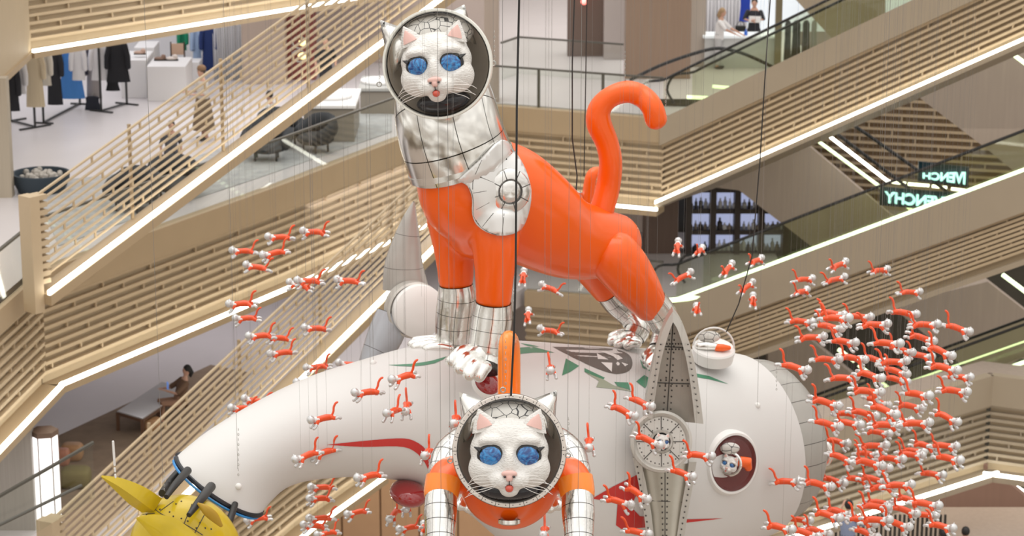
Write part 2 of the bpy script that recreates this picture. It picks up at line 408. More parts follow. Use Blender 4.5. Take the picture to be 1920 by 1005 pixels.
# escalators on the right
def escalator(name, A, B, H, band, rows, label, ext=.2, ledtop=False, ledbot=True, rail=True, mats=(WOOD, BANDG, WOODL), glassm=GLASSG, gh=.95, wide=1.3):
    A = V(A); B = V(B); d = B - A; B = B + d * ext; hd = V((d.x, d.y, 0)).normalized(); n = V((hd.y, -hd.x, 0))
    t = thing(name, label, 'escalator', A, 'escalators crossing the atrium')
    u = V((0, 0, 1)); lo = -u * H
    x = MB(); x.beam(A - u * band, B - u * band, n, .26, band); build('side_board', x, mats[1], t, smooth=False)
    x = MB(); x.beam(A + lo - n * .14, B + lo - n * .14, n, .05, H - band); build('backing_panel', x, mats[2], t, smooth=False)
    x = MB(); louver_rows(x, A + lo + u * .1 - n * .07, B + lo + u * .1 - n * .07, n, H - band - .1, rows); build('louver', x, mats[0], t, smooth=False)
    x = MB(); x.beam(A + lo - u * .13, B + lo - u * .13, n, .6, .13); build('foot_ledge', x, mats[1], t, smooth=False)
    x = MB(); x.beam(A + lo - u * .1 - n * wide, B + lo - u * .1 - n * wide, n, wide * 2 - .5, .2); build('underside', x, BANDG, t, smooth=False)
    if ledbot:
        x = MB(); x.beam(A + lo + n * .27, B + lo + n * .27, n, .08, .08); build('light_strip', x, LED, t, smooth=False)
    if ledtop:
        x = MB(); x.beam(A + u * .02 + n * .1, B + u * .02 + n * .1, n, .07, .09); build('light_strip', x, LEDG, t, smooth=False)
    for side in (0, -wide * 1.0):
        o_ = n * side
        k = max(2, int(d.length / 1.8))
        D = B - A
        g = MB(); g.beam(A + o_ + u * .02, B + o_ + u * .02, n, .016, gh); build('glass_balustrade', g, glassm, t, smooth=False)
        if rail:
            h = MB(); end = A - hd * .1 + o_
            pts = [A + o_ - hd * .55 + u * (.12), A + o_ - hd * .78 + u * .45, A + o_ - hd * .55 + u * (gh - .1), A + o_ + u * (gh + .04)] + [A + o_ + D * f + u * (gh + .04) for f in (.05, .3, .6, 1)]
            pts = [V(q) for q in spline([tuple(p) for p in pts], 4)]
            h.tube(pts, .035, n=8, cap='flat'); build('handrail', h, BLACK, t)
    s = MB(); D = B - A; ns = int(D.length / .4)
    for i in range(ns):
        p = A + D * (i / ns) - n * (wide * .5) + u * (-.18); s.box(p, .42, wide * .8, .2, math.atan2(hd.y, hd.x))
    build('step', s, DARK, t, smooth=False)['kind'] = 'stuff'
    return t
escalator('escalator', P(1243, 222, 60.7), P(1713, 0, 56.4), 2.16, .68, 9, 'beige louvred escalator rising to the top right corner above a bright light line', ext=.55)
esc2 = escalator('escalator', P(1268, 566, 60), P(1920, 323, 54.6), 2.08, .95, 9, 'louvred escalator across the right middle, green glowing line along its top edge', ext=.12, ledtop=True, ledbot=False, glassm=GLASSG)
escalator('escalator', P(1440, 853, 58.5), P(1920, 683, 55), .42, .22, 2, 'lowest right escalator with green glass and a green light line', ext=.12, ledtop=True, ledbot=False)
# curved foot of the middle escalator's light
x = MB(); q = spline([(1170, 560, 61.5), (1215, 570, 60.9), (1268, 568, 60.0), (1320, 560, 59.6), (1366, 541, 59.2)], 5)
x.tube([P(a, b - 6, c - .15) for a, b, c in q], .06, n=8, cap='flat')
build('light_strip', x, LEDG, esc2)

# plain closed sides of the escalators that run down behind, with their light strips and handrails
def crossing(poly, d, th, m, label):
    mb = MB().prism([P(a, b, d) for a, b in poly], (0, th, 0)); c = P(*poly[0], d)
    t = thing('descending_escalator', label, 'escalator', c, 'closed sided escalators crossing behind'); build('side_panel', mb, m, t, smooth=False); return t
def strip(t, pts, r, m):
    x = MB(); x.tube([P(*p) for p in pts], r, n=6, cap='flat'); return build('light_strip', x, m, t)
cA = crossing([(1286, 345), (1386, 357), (1552, 486), (1735, 500), (1735, 458), (1503, 262), (1450, 230), (1290, 250)], 64, .5, TAUPE, 'plain taupe side of a descending escalator right of the lit shelves')
cB = crossing([(1700, 165), (1855, 283), (1960, 370), (1960, 20), (1700, 120)], 63, .5, TAUPE, 'plain taupe side of a descending escalator above the glowing letters')
cC = crossing([(1690, 590), (1800, 682), (1960, 730), (1960, 612), (1852, 528), (1720, 560)], 62, .5, TAUPE, 'plain taupe escalator side below the middle escalator at the right edge')
cD = crossing([(1440, 640), (1440, 800), (1500, 800), (1660, 752), (1520, 638)], 63, .5, TAUPE, 'plain taupe escalator side just right of the rocket tail')
cE = crossing([(1500, 930), (1848, 872), (1990, 985), (1990, 1080), (1500, 1080)], 56.2, .5, mat('rosy_brown_panel', (.27, .165, .125), .45, var=.1, vscale=1, stretch=(6, 6, .3)), 'rosy brown escalator side at the bottom right corner')
crossing([(1455, -40), (1560, 72), (1660, 30), (1660, -60)], 66, .4, mat('beige_side', (.36, .29, .21), .6), 'beige side of a far escalator at the top, right of the shop counter')
strip(cA, [(1525, 258, 62.5), (1715, 398, 62.5)], .045, LEDG)
strip(cA, [(1548, 250, 62.8), (1665, 340, 62.8), (1698, 344, 62.8)], .045, LED); strip(cA, [(1703, 345, 62.8), (1742, 348, 62.8)], .04, LED); strip(cA, [(1748, 349, 62.8), (1775, 352, 62.8)], .04, LED); strip(cA, [(1784, 354, 62.8), (1815, 358, 62.8)], .04, LED)
strip(cB, [(1886, 92, 62), (1940, 132, 62)], .06, LEDG); strip(cC, [(1880, 515, 61), (1940, 560, 61)], .06, LEDG)
strip(cD, [(1572, 655, 60.8), (1602, 677, 60.8)], .055, LEDG); strip(cD, [(1610, 685, 60.8), (1690, 746, 60.8)], .05, LEDG); strip(cD, [(1640, 738, 60), (1930, 637, 57.5)], .025, LEDG)
strip(cE, [(1880, 898, 57.5), (1940, 936, 57.5)], .06, LED)
def hrail(t, q):
    x = MB(); x.tube([P(*p) for p in spline(q, 5)], .045, n=8, cap='flat'); build('handrail', x, BLACK, t)
hrail(cA, [(1555, 240, 61.5), (1700, 350, 61.5), (1770, 398, 61.5)]); hrail(cA, [(1600, 235, 61), (1640, 262, 61), (1766, 352, 61), (1800, 380, 61)])
for q_, lb in (([(1182, 150, 63), (1235, 124, 62.5), (1290, 104, 62), (1340, 91, 61.5), (1375, 95, 61.3), (1410, 107, 61), (1450, 126, 61)], 'escalator newel with a black curved handrail behind the upper escalator glass'),):
    t = thing('escalator_landing', lb, 'escalator', P(1250, 190, 62.6)); hrail(t, q_); strip(t, [(1288, 182, 62), (1334, 184, 62)], .05, LEDG); strip(t, [(1336, 162, 62), (1372, 165, 62)], .045, LEDG)
    x = MB(); x.beam(P(1190, 200, 62.4), P(1440, 200, 62.0), (0, 1, 0), .05, .2); build('skirting', x, DARK, t, smooth=False)
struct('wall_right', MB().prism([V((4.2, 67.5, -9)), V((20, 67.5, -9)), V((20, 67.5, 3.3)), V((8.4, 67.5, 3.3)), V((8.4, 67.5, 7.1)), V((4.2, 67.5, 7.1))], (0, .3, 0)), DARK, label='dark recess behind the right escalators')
# far louvred balcony behind the glowing letters
fp = [P(1490, 150, 70), P(2000, 172, 68)]
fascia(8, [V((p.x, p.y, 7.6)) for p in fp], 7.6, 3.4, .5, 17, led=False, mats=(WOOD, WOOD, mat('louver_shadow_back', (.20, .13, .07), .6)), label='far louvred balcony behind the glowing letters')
# ================================================================ the rocket
ROCK = mat('rocket_white_skin', (.66, .65, .635), .42, var=.03, vscale=1.2, bump=.06, bscale=3)
SILV = mat('silver_foil', (.80, .79, .76), .17, metal=1, bump=.35, bscale=5, seam=(10, 4.2), seamw=.035)
SILVP = mat('silver_foil_plain', (.82, .81, .78), .2, metal=1, bump=.12, bscale=6)
SILVW = mat('silver_white_foil', (.80, .80, .79), .32, metal=.55, bump=.2, bscale=5)
PLATE = mat('riveted_grey_plate', (.40, .37, .33), .42, metal=.6, var=.22, vscale=3.2)
PLATEL = mat('pale_metal_flange', (.56, .54, .50), .4, metal=.5, var=.12, vscale=4)
SEAM = mat('dark_seam', (.06, .055, .05), .6)
ORANGE = mat('orange_vinyl', (.90, .115, .0), .28, coat=.15, bump=.08, bscale=2.5)
ORANGEL = mat('light_orange_vinyl', (.98, .26, .02), .25, coat=.5)
RED = mat('red_paint', (.56, .03, .025), .4)
REDG = mat('red_gloss_bubble', (.30, .012, .015), .08, coat=1)
GREEN = mat('green_paint', (.07, .24, .14), .4)
GREENG = mat('grey_green_paint', (.32, .35, .26), .45)
BROWNP = mat('brown_black_paint', (.12, .10, .085), .45)
YELLOW = mat('yellow_enamel', (.60, .43, .008), .3, coat=.3, var=.22, vscale=4)
BLUE = mat('blue_edge', (.03, .25, .62), .4)
WHITEP = mat('white_vinyl', (.80, .79, .77), .4)

rocket = thing('rocket', 'huge white rocket hanging across the hall with red and green flame markings', 'rocket', P(1000, 1000, 29.5))
SEC = [((330, 855), (492, 962), 27.6, .45, 0), ((385, 812), (512, 936), 27.9, .6, 0), ((470, 762), (545, 906), 28.3, .75, 0), ((570, 716), (592, 890), 28.7, .88, 2),
       ((680, 682), (684, 884), 29.0, .98, 5), ((780, 655), (770, 900), 29.3, 1.05, 8), ((880, 642), (862, 950), 29.6, 1.15, 13), ((990, 642), (968, 1035), 30.0, 1.26, 18),
       ((1120, 650), (1100, 1075), 30.6, 1.3, 25), ((1240, 655), (1230, 1062), 31.1, 1.27, 31), ((1340, 657), (1330, 1032), 31.6, 1.21, 36), ((1398, 664), (1398, 1002), 31.95, 1.17, 38)]
q = spline([(*a, *b, c, d, e_) for a, b, c, d, e_ in SEC], 5)
NS = 56
def sec_ring(s, sc=1.0):
    T_ = P(s[0], s[1], s[4]); B_ = P(s[2], s[3], s[4]); c = (T_ + B_) / 2; a = (T_ - B_) / 2; ph = R(s[6]); b = V((-math.sin(ph), math.cos(ph), 0)) * s[5]
    k = .985 * sc
    return [c + a * k * math.cos(2 * math.pi * j / NS) + b * sc * math.sin(2 * math.pi * j / NS) for j in range(NS)], c
vs = []; fs = []; uvs = []
for i, s_ in enumerate(q): vs += sec_ring(s_)[0]
for i in range(len(q) - 1):
    for j in range(NS):
        j2 = (j + 1) % NS; fs.append((i * NS + j, i * NS + j2, (i + 1) * NS + j2, (i + 1) * NS + j))
hull = MB().add(vs, fs); HULL = hull.bvh()
build('hull', hull, ROCK, rocket)
# cut nose: dark opening with a black and blue rim
r0, c0 = sec_ring(q[0]); MBx = MB(); MBx.add(r0, [tuple(range(NS))]); build('nose_opening', MBx, BLACK, rocket, smooth=False)
x = MB(); x.tube([p for p in r0], .03, n=8, closed=True, side=(0, 1, 0)); build('rim', x, mat('black_rim', (.012, .014, .02), .35), rocket)
x = MB(); ax0 = (sec_ring(q[0])[1] - sec_ring(q[3])[1]).normalized(); x.tube([p + ax0 * .055 for p in r0], .016, n=6, closed=True, side=(0, 1, 0)); build('blue_rim', x, BLUE, rocket)  # plain blue tube outlining the rim, no glow
# plated tail section
re, ce = sec_ring(q[-1]); axr = V((math.cos(R(38)), math.sin(R(38)), -.03))
TAILM = mat('tail_plates', (.42, .41, .38), .42, metal=.35, seam=(24, 1.9), seamw=.03, var=.1)
x = MB(); x.lathe([(1.155, -.05), (1.16, .22), (1.13, .42), (1.0, .58), (.6, .68), (.02, .70)], ce, axr, 48); build('tail_cap', x, TAILM, rocket)
x = MB()
for j in range(10):
    a = 2 * math.pi * j / 10
# bracket on the tail
x = MB(); ptube(x, [(1550, 835, 32.2, 8), (1556, 850, 32.2, 9), (1550, 868, 32.2, 7)], 12); build('tail_bracket', x, SILVP, rocket)
# painted markings follow the skin
def paint(name, poly, m, sm=3, step=9, off=.008, label=None, bv=None, parent=None):
    o = build(name, decal_mb(bv or HULL, poly, off, step, sm), m, parent or rocket)
    if label: o['label'] = label
    return o
paint('red_marking', [(612, 834), (680, 827), (745, 822), (775, 826), (800, 845), (812, 880), (822, 925), (812, 905), (797, 868), (775, 845), (745, 837), (680, 838)], RED, label='curved red flame stripe left of the forearms')
paint('red_marking', [(1110, 935), (1150, 912), (1195, 890), (1215, 905), (1195, 925), (1183, 950), (1200, 968), (1280, 974), (1356, 972), (1280, 981), (1200, 990), (1165, 992), (1155, 985), (1158, 945), (1140, 940)], RED, sm=0, label='jagged red flame stripe below the riveted fin')
paint('brown_marking', [(1036, 650), (1090, 651), (1150, 654), (1178, 664), (1186, 680), (1180, 695), (1160, 701), (1140, 698), (1110, 687), (1070, 668)], BROWNP, label='dark round emblem with a tapering tail')
for pl in ([(1119, 662), (1141, 674), (1121, 673)], [(1127, 679), (1148, 680), (1147, 697)], [(1120, 657), (1136, 658), (1160, 666), (1168, 672), (1158, 675), (1150, 668), (1135, 662)], [(1165, 679), (1178, 683), (1172, 687)]):
    o = paint('white_marking', pl, WHITEP, 0, 4, .014)
o = paint('white_marking', [(1155, 681), (1158, 678), (1162, 681), (1161, 685), (1157, 685)], WHITEP, 0, 4, .014)
paint('green_marking', [(1054, 704), (1061, 672), (1086, 686), (1070, 697)], GREEN, 0)
paint('green_marking', [(1096, 690), (1134, 708), (1131, 712), (1096, 697)], GREEN, 0)
paint('grey_green_marking', [(1097, 698), (1131, 711), (1150, 722), (1190, 735), (1160, 730), (1118, 726), (1123, 714)], GREENG, 0)
paint('green_marking', [(1152, 716), (1178, 717), (1182, 731), (1158, 724)], GREEN, 0)
paint('green_marking', [(1193, 715), (1208, 703), (1220, 710), (1210, 728)], GREEN, 0)
paint('green_marking', [(1198, 668), (1206, 682), (1222, 686), (1220, 694), (1205, 690)], GREEN, 0)
paint('green_marking', [(1300, 699), (1330, 705), (1366, 720), (1330, 711), (1300, 706)], GREEN, 0)
paint('green_marking', [(968, 652), (1000, 650), (1040, 661), (1000, 661), (968, 664)], GREEN, 0)
paint('green_marking', [(975, 643), (995, 646), (1012, 650), (990, 649)], GREEN, 0, 4)
paint('green_marking', [(728, 684), (770, 682), (810, 676), (838, 668), (815, 681), (770, 687)], GREEN, 2, 6)
paint('grey_green_marking', [(850, 655), (862, 652), (866, 659), (852, 664)], GREENG, 0)
# small lifting eyes on the skin
for px, py in ((447, 912), (1420, 760), (1452, 700), (700, 681)):
    h = HULL.ray_cast(CAM, ray(px, py).normalized())
    if h[0]:
        x = MB(); x.ball(h[0], .04); build('lifting_eye', x, WHITEP, rocket)
def on_hull(px, py):
    h = HULL.ray_cast(CAM, ray(px, py).normalized()); n = h[1] if h[1].y < 0 else -h[1]; return h[0], n

# ---- shared cat head (unit half-width), face toward -Y
def head_mb():
    m = MB()
    m.ball((0, .05, .20), (.84, .76, .70)); m.ball((0, -.05, -.25), (.92, .72, .62))
    for s in (-1, 1):
        m.ball((s * .50, -.22, -.34), (.50, .50, .48)); m.ball((s * .42, .0, .40), (.44, .56, .46)); m.ball((s * .5, -.1, .1), (.46, .55, .5)); m.ball((s * .21, -.72, -.60), (.27, .26, .21)); m.ball((s * .42, -.52, .34), (.34, .22, .16))
    m.ball((0, -.62, -.84), (.24, .24, .17)); m.ball((0, -.62, -.22), (.20, .30, .44)); m.ball((0, -.66, -.40), (.2, .24, .2))
    m = remeshed(m, .045, 5)
    for v in m.v:                               # eye hollows and fur swirl
        for s in (-1, 1):
            d2 = ((v.x - s * .46) / .3) ** 2 + ((v.z - .0) / .27) ** 2
            if v.y < -.2 and d2 < 1.6: v.y += .13 * max(0, 1 - d2 / 1.6)
        v += V((0, 1, 0)) * .012 * noise.noise(V((v.x * 22, v.z * 6, v.y * 6)))
    return m
HEAD = head_mb(); HEADB = HEAD.bvh()
FUR = mat('white_fur', (.78, .76, .73), .75, bump=.9, bscale=26, stretch=(1, 1, 3))
PINK = mat('pink_skin', (.78, .50, .45), .55)
EYE = mat('blue_glass_eye', (.008, .15, .42), .12, coat=1, var=.6, vscale=6)
t_ = EYE.node_tree; b_ = t_.nodes['Principled BSDF']; tc_ = N(t_, 'ShaderNodeTexCoord'); wv = N(t_, 'ShaderNodeTexNoise', Scale=9.0, Detail=5.0, Distortion=2.5); cr_ = N(t_, 'ShaderNodeValToRGB'); ce_ = cr_.color_ramp.elements
ce_[0].position = .38; ce_[0].color = (.003, .045, .22, 1); ce_[1].position = .66; ce_[1].color = (.03, .30, .70, 1)
t_.links.new(tc_.outputs['Object'], wv.inputs['Vector']); t_.links.new(wv.outputs[0], cr_.inputs[0]); t_.links.new(cr_.outputs[0], b_.inputs['Base Color'])
LINE = mat('black_outline', (.02, .02, .022), .4)
WHISK = mat('whisker_white', (.85, .83, .8), .4)
def head_front(x, z):
    h = HEADB.ray_cast(V((x, -3, z)), V((0, 1, 0))); return h[0].y if h[0] else -.3
def place_head(parent, c, M, sc, detail=True, eyes=True):
    """M: 3x3, columns = right, back, up"""
    T = Matrix.Translation(c) @ (M * sc).to_4x4()
    def put(name, mb, m, par): return build(name, MB().add([T @ v for v in mb.v], mb.f, mb.uv), m, par)
    hd = put('head', HEAD, FUR, parent)
    for s in (-1, 1):
        e = MB(); y0 = head_front(s * .46, .0)
        Rm = Matrix.Rotation(s * R(16), 3, 'Y') @ Matrix.Rotation(-s * R(-14), 3, 'Z')
        e.ball((s * .465, y0 - .05, .0), (.33, .135, .29), Rm); put('eye_outline', e, LINE, hd)
        cn = MB(); cn.tube([(s * .68, y0 - .06, .10), (s * .76, y0 - .02, .15), (s * .86, y0 + .05, .19)], [.075, .045, .006], n=8, cap='flat'); 
        e = MB(); e.ball((s * .457, y0 - .085, -.008), (.288, .128, .245), Rm); put('eye', e, EYE, hd); put('eye_corner', cn, LINE, hd)
        er = MB(); b = V((s * .58, -.28, .58)); er.tube([b, b + V((s * .06, -.02, .24)), b + V((s * .17, .0, .52))], [.33, .235, .014], [.16, .11, .01], n=14, cap='flat', side=(0, 1, 0)); ear = put('ear', er, FUR, hd)
        er = MB(); b = V((s * .60, -.39, .66)); er.tube([b, b + V((s * .05, .0, .15)), b + V((s * .11, .02, .32))], [.20, .14, .01], [.07, .05, .008], n=12, cap='flat', side=(0, 1, 0)); put('inner_ear', er, PINK, ear)
    nm = MB(); yn = head_front(0, -.45)
    nm.ball((0, yn - .02, -.42), (.2, .09, .085)); nm.ball((0, yn - .04, -.52), (.09, .08, .10)); put('nose', remeshed(nm, .02, 3), PINK, hd)
    for s in (-1, 1):
        k = MB(); k.ball((s * .11, yn - .09, -.49), (.035, .03, .025)); put('nostril', k, LINE, hd)
    ym = head_front(0, -.68)
    k = MB(); k.tube([(0, yn - .1, -.60), (0, ym - .06, -.68)], .012, n=6); k.tube([V(p) for p in spline([(-.3, head_front(-.3, -.76) - .0, -.74), (-.14, head_front(-.14, -.8) - .01, -.76), (0, ym - .04, -.69), (.14, head_front(.14, -.8) - .01, -.76), (.3, head_front(.3, -.76), -.74)], 3)], .013, n=6); put('mouth', k, LINE, hd)
    k = MB(); k.ball((0, head_front(0, -.8) - .02, -.78), (.10, .09, .095)); put('tongue', k, mat('red_tongue', (.62, .07, .035), .2, coat=1), hd)
    if detail:
        rnd = random.Random(5)
        for s in (-1, 1):
            k = MB()
            for i in range(6):
                z = -.52 - .045 * i; x0 = s * (.28 + .03 * (i % 3)); y0 = head_front(x0, z)
                L_ = .48 + rnd.random() * .28; up = .25 - .13 * i
                k.tube([V(p) for p in spline([(x0, y0, z), (x0 + s * L_ * .4, y0 - .1, z + up * .25), (x0 + s * L_ * .8, y0 + .05, z + up * .35 - .05), (x0 + s * L_, y0 + .15, z + up * .3 - .16)], 3)], [.007] * 9 + [.002], n=5, cap='flat')
            put('whiskers', k, WHISK, hd)
    return hd
def facing(yaw=0, roll=0, pitch=0):
    B = Matrix((RIGHT, FWD, UP)).transposed()
    return B @ Matrix.Rotation(R(yaw), 3, 'Z') @ Matrix.Rotation(R(pitch), 3, 'X') @ Matrix.Rotation(R(roll), 3, 'Y')
NETM = bpy.data.materials.new('white_cap_black_mesh'); NETM.use_nodes = True
t_ = NETM.node_tree; b_ = t_.nodes['Principled BSDF']; tc_ = N(t_, 'ShaderNodeTexCoord'); vo = N(t_, 'ShaderNodeTexVoronoi', feature='DISTANCE_TO_EDGE', Scale=9.0)
lt = N(t_, 'ShaderNodeMath', operation='LESS_THAN'); lt.inputs[1].default_value = .03; mm_ = N(t_, 'ShaderNodeMixRGB'); mm_.inputs[1].default_value = (.66, .64, .60, 1); mm_.inputs[2].default_value = (.05, .05, .05, 1)
t_.links.new(tc_.outputs['Object'], vo.inputs['Vector']); t_.links.new(vo.outputs[0], lt.inputs[0]); t_.links.new(lt.outputs[0], mm_.inputs[0]); t_.links.new(mm_.outputs[0], b_.inputs[0])
BOWL = mat('smoky_bowl', (.62, .55, .46), .35, metal=.1)
def helmet(parent, px, py, d, rpx, M, rimw, rimm, ears, bowl_in=BOWL, glassd=.30, ear_d=.1, head=None, head_kw={}, rivets=True):
    c = P(px, py, d); r = rpx * mpp(px, py, d); ax = M @ V((0, -1, 0)); up = M @ V((0, 0, 1)); rt = M @ V((1, 0, 0))
    hm = MB(); w_ = rimw * r
    hm.lathe([(r - w_, .0), (r - w_ * .8, .05 * r), (r - w_ * .15, .05 * r), (r, .02 * r), (r, -.10 * r), (r - w_, -.10 * r), (r - w_, 0)], c, ax, 64, up); ring = build('helmet_rim', hm, rimm, parent, angle=25)
    sb = MB(); sb.lathe([(r * .97, -.06 * r)] + [(r * math.cos(a) * .985, -.06 * r - r * .95 * math.sin(a)) for a in [i * math.pi / 2 / 10 for i in range(1, 11)]], c, ax, 48, up); build('helmet_shell', sb, SILVP, parent)
    sb = MB(); sb.lathe([(r * .92, -.07 * r)] + [(r * math.cos(a) * .93, -.07 * r - r * .88 * math.sin(a)) for a in [i * math.pi / 2 / 10 for i in range(1, 11)]], c, ax, 48, up); build('helmet_lining', sb, bowl_in, parent)
    g = MB(); g.lathe([((r - w_ * .6) * math.cos(a), .02 * r + r * glassd * math.sin(a)) for a in [i * math.pi / 2 / 8 for i in range(9)]], c, ax, 48, up); build('visor', g, GLASSC, parent)
    if rivets:
        k = MB()
        for i in range(48):
            a = 2 * math.pi * (i + .5) / 48; k.ball(c + (up * math.cos(a) + rt * math.sin(a)) * (r - w_ * .5) + ax * .052 * r, .006 * r * 1.6, nu=6, nv=4)
        build('rivets', k, SEAM, parent)['kind'] = 'stuff'
    for (tx, ty), (b1x, b1y), (b2x, b2y) in ears:      # pillowy triangles with sharp edges
        tp = P(tx, ty, d + ear_d); b1 = P(b1x, b1y, d + ear_d); b2 = P(b2x, b2y, d + ear_d); th = (b1 - b2).length * .34
        m_ = (b1 + b2) / 2; b1 = b1 + (m_ - tp) * .35; b2 = b2 + (m_ - tp) * .35; e = MB(); n_ = 9
        for sg in (-1, 1):
            vs_ = []; ix = {}
            for i in range(n_ + 1):
                for j in range(n_ + 1 - i):
                    k_ = n_ - i - j; u, v_, w__ = i / n_, j / n_, k_ / n_; bl = (27 * u * v_ * w__) ** .55 * .8 + (1 - u) ** 2 * min(1, v_ * w__ * 9) * .6
                    ix[i, j] = len(vs_); vs_.append(tp * u + b1 * v_ + b2 * w__ + V((0, sg * th * bl * (1 if min(u, v_, w__) > 0 else (0 if u > 0 else 1)), 0)))
            fs_ = []
            for i in range(n_):
                for j in range(n_ - i):
                    fs_.append((ix[i, j], ix[i + 1, j], ix[i, j + 1]))
                    if j < n_ - i - 1: fs_.append((ix[i + 1, j], ix[i + 1, j + 1], ix[i, j + 1]))
            e.add(vs_, fs_)
        build('helmet_ear', e, SILVP, parent, angle=70, weld=.0008)
    return c, r, ax, up, rt, ring

# ---- porthole in the right part of the hull with a cat looking out
ph = thing('porthole', 'round white rimmed porthole with dark red inside, low on the right of the rocket', 'porthole', P(1372, 900, 30.2))
hp, hn = on_hull(1372, 868); hn = (hn + V((0.12, -.3, .05))).normalized()
x = MB(); x.lathe([(.355, .0), (.37, .05), (.40, .05), (.43, .0), (.44, -.15)], hp, hn, 48); build('frame', x, WHITEP, ph)
x = MB(); x.lathe([(.365, .02), (.33, -.02), (.2, -.03), (.001, -.03)], hp + hn * .03, hn, 40); build('red_interior', x, mat('dark_red_inside', (.13, .02, .018), .3), ph)
x = MB(); x.lathe([(.365 * math.cos(a), .26 * math.sin(a)) for a in [i * math.pi / 2 / 8 for i in range(9)]], hp + hn * .04, hn, 40); build('bubble', x, GLASSC, ph)
pc = thing('cat_figure', 'small white cat in a silver helmet looking out of the red porthole', 'cat figure', P(1365, 890, 30.0))
c_ = hp + hn * .1 + V((-.09, -.02, .01)); Mp = facing(-20, 18)
x = MB(); x.lathe([(.13, 0), (.15, .015), (.165, 0), (.165, -.03), (.13, -.03), (.13, 0)], c_, Mp @ V((0, -1, 0)), 32); build('helmet_rim', x, SILVP, pc)
place_head(pc, c_ + V((0, .0, 0)), Mp, .115, False)
x = MB(); x.tube([c_ + V((.14, .03, .02)), c_ + V((.23, .05, .0)), c_ + V((.25, .07, -.08))], [.07, .08, .05], n=12); build('orange_suit', x, ORANGE, pc)
x = MB(); x.ball(c_ + V((-.0, .03, .2)), (.13, .05, .08)); build('mesh_cap', x, NETM, pc)
# ---- glass dome on top with a cat lying inside
dm = thing('viewing_dome', 'clear glass dome on a white ring at the top right of the rocket', 'dome', P(1338, 672, 31.0))
dc = P(1338, 656, 31.0)
x = MB(); x.lathe([(.27, -.14), (.285, .02), (.27, .04), (.24, .02), (.001, .02)], dc, (.08, -.22, 1), 40); build('base_ring', x, WHITEP, dm)
x = MB(); x.lathe([(.27 * math.cos(a), .03 + .28 * math.sin(a)) for a in [i * math.pi / 2 / 9 for i in range(10)]], dc, (.08, -.22, 1), 40); build('glass_bubble', x, GLASSC, dm)
x = MB(); x.tube([dc + V((.27 * math.cos(a), .02, .03 + .27 * math.sin(a))) for a in [i * math.pi / 14 for i in range(15)]], .012, n=8); build('hoop', x, WHITEP, dm)
x = MB(); x.ball(dc + V((-.06, .03, .17)), (.15, .05, .08)); build('mesh_cap', x, NETM, dm)
dcat = thing('cat_figure', 'small cat in silver and orange lying under the glass dome on the rocket', 'cat figure', P(1325, 655, 30.9))
x = MB(); x.tube([dc + V((-.2, -.03, .06)), dc + V((-.1, -.05, .07)), dc + V((0.02, -.05, .06))], [.05, .06, .05], n=12); build('silver_arm', x, SILVP, dcat)
x = MB(); x.tube([dc + V((.04, -.06, .05)), dc + V((.12, -.07, .05)), dc + V((.2, -.04, .04))], [.05, .05, .03], n=12); build('orange_suit', x, ORANGE, dcat)
# ---- red bubbles
rb = thing('bubble_window', 'round red glossy bubble window beside the large silver front paw', 'window', P(915, 745, 28.6))
hp, hn = on_hull(912, 722); 
x = MB(); x.lathe([(.15, .03), (.17, .05), (.19, .02), (.2, -.06)], hp, hn, 36); build('ring', x, WHITEP, rb)
x = MB(); x.lathe([(.165 * math.cos(a), .03 + .10 * math.sin(a)) for a in [i * math.pi / 2 / 7 for i in range(8)]], hp, hn, 36); build('bubble', x, REDG, rb)
x = MB(); x.ball(P(766, 925, 28.5), (.24, .3, .15), Matrix.Rotation(R(14), 3, 'Y')); o = build('bubble_window', x, REDG); tag(o, 'red glossy half bubble on the underside of the rocket left of the foreground cat', 'window')

# ---- riveted fin with hub on the near side
fin = thing('metal_fin', 'grey riveted metal fin, pointed at the top, standing in front of the rocket', 'fin', P(1243, 828, 29.3))
def plate(poly, d, th): return MB().prism([P(a, b, d) for a, b in poly], (0, th, 0))
def rivets(mb, a, b, k, d):
    for i in range(k):
        f = (i + .5) / k; mb.ball(P(a[0] + (b[0] - a[0]) * f, a[1] + (b[1] - a[1]) * f, d), .011, nu=6, nv=4)
Lf = [(1262, 583), (1246, 612), (1228, 668), (1217, 720), (1206, 785)]; Rf = [(1262, 583), (1281, 612), (1300, 670), (1311, 730), (1319, 795)]
Li = [(1262, 604), (1255, 622), (1241, 670), (1232, 720), (1223, 785)]; Ri = [(1262, 604), (1272, 622), (1286, 670), (1296, 730), (1303, 793)]
LfS = spline(Lf, 4); RfS = spline(Rf, 4); LiS = spline(Li, 4); RiS = spline(Ri, 4)
build('upper_panel', plate(LiS + RiS[::-1], 29.42, .06), PLATE, fin, smooth=False)
for a_, b_ in ((LfS, LiS), (RfS, RiS)):
    vs = []; fs = []
    for i in range(len(a_)):
        p1 = P(*a_[i], 29.24); p2 = P(*b_[i], 29.20); vs += [p1, p2, p2 + V((0, .24, 0)), p1 + V((0, .22, 0))]
    for i in range(len(a_) - 1):
        for j in range(4): fs.append((4 * i + j, 4 * i + (j + 1) % 4, 4 * i + 4 + (j + 1) % 4, 4 * i + 4 + j))
    n_ = 4 * (len(a_) - 1); fs += [(3, 2, 1, 0), (n_, n_ + 1, n_ + 2, n_ + 3)]
    build('flange', MB().add(vs, fs), PLATEL, fin, angle=30)
x = MB(); x.tube([P(1262, 604, 29.41), P(1250, 790, 29.41)], .006, n=6)
for y, a, b in ((650, 1246, 1281), (718, 1232, 1294)): x.tube([P(a, y, 29.41), P(b, y + 2, 29.41)], .006, n=6)
build('seam', x, SEAM, fin)
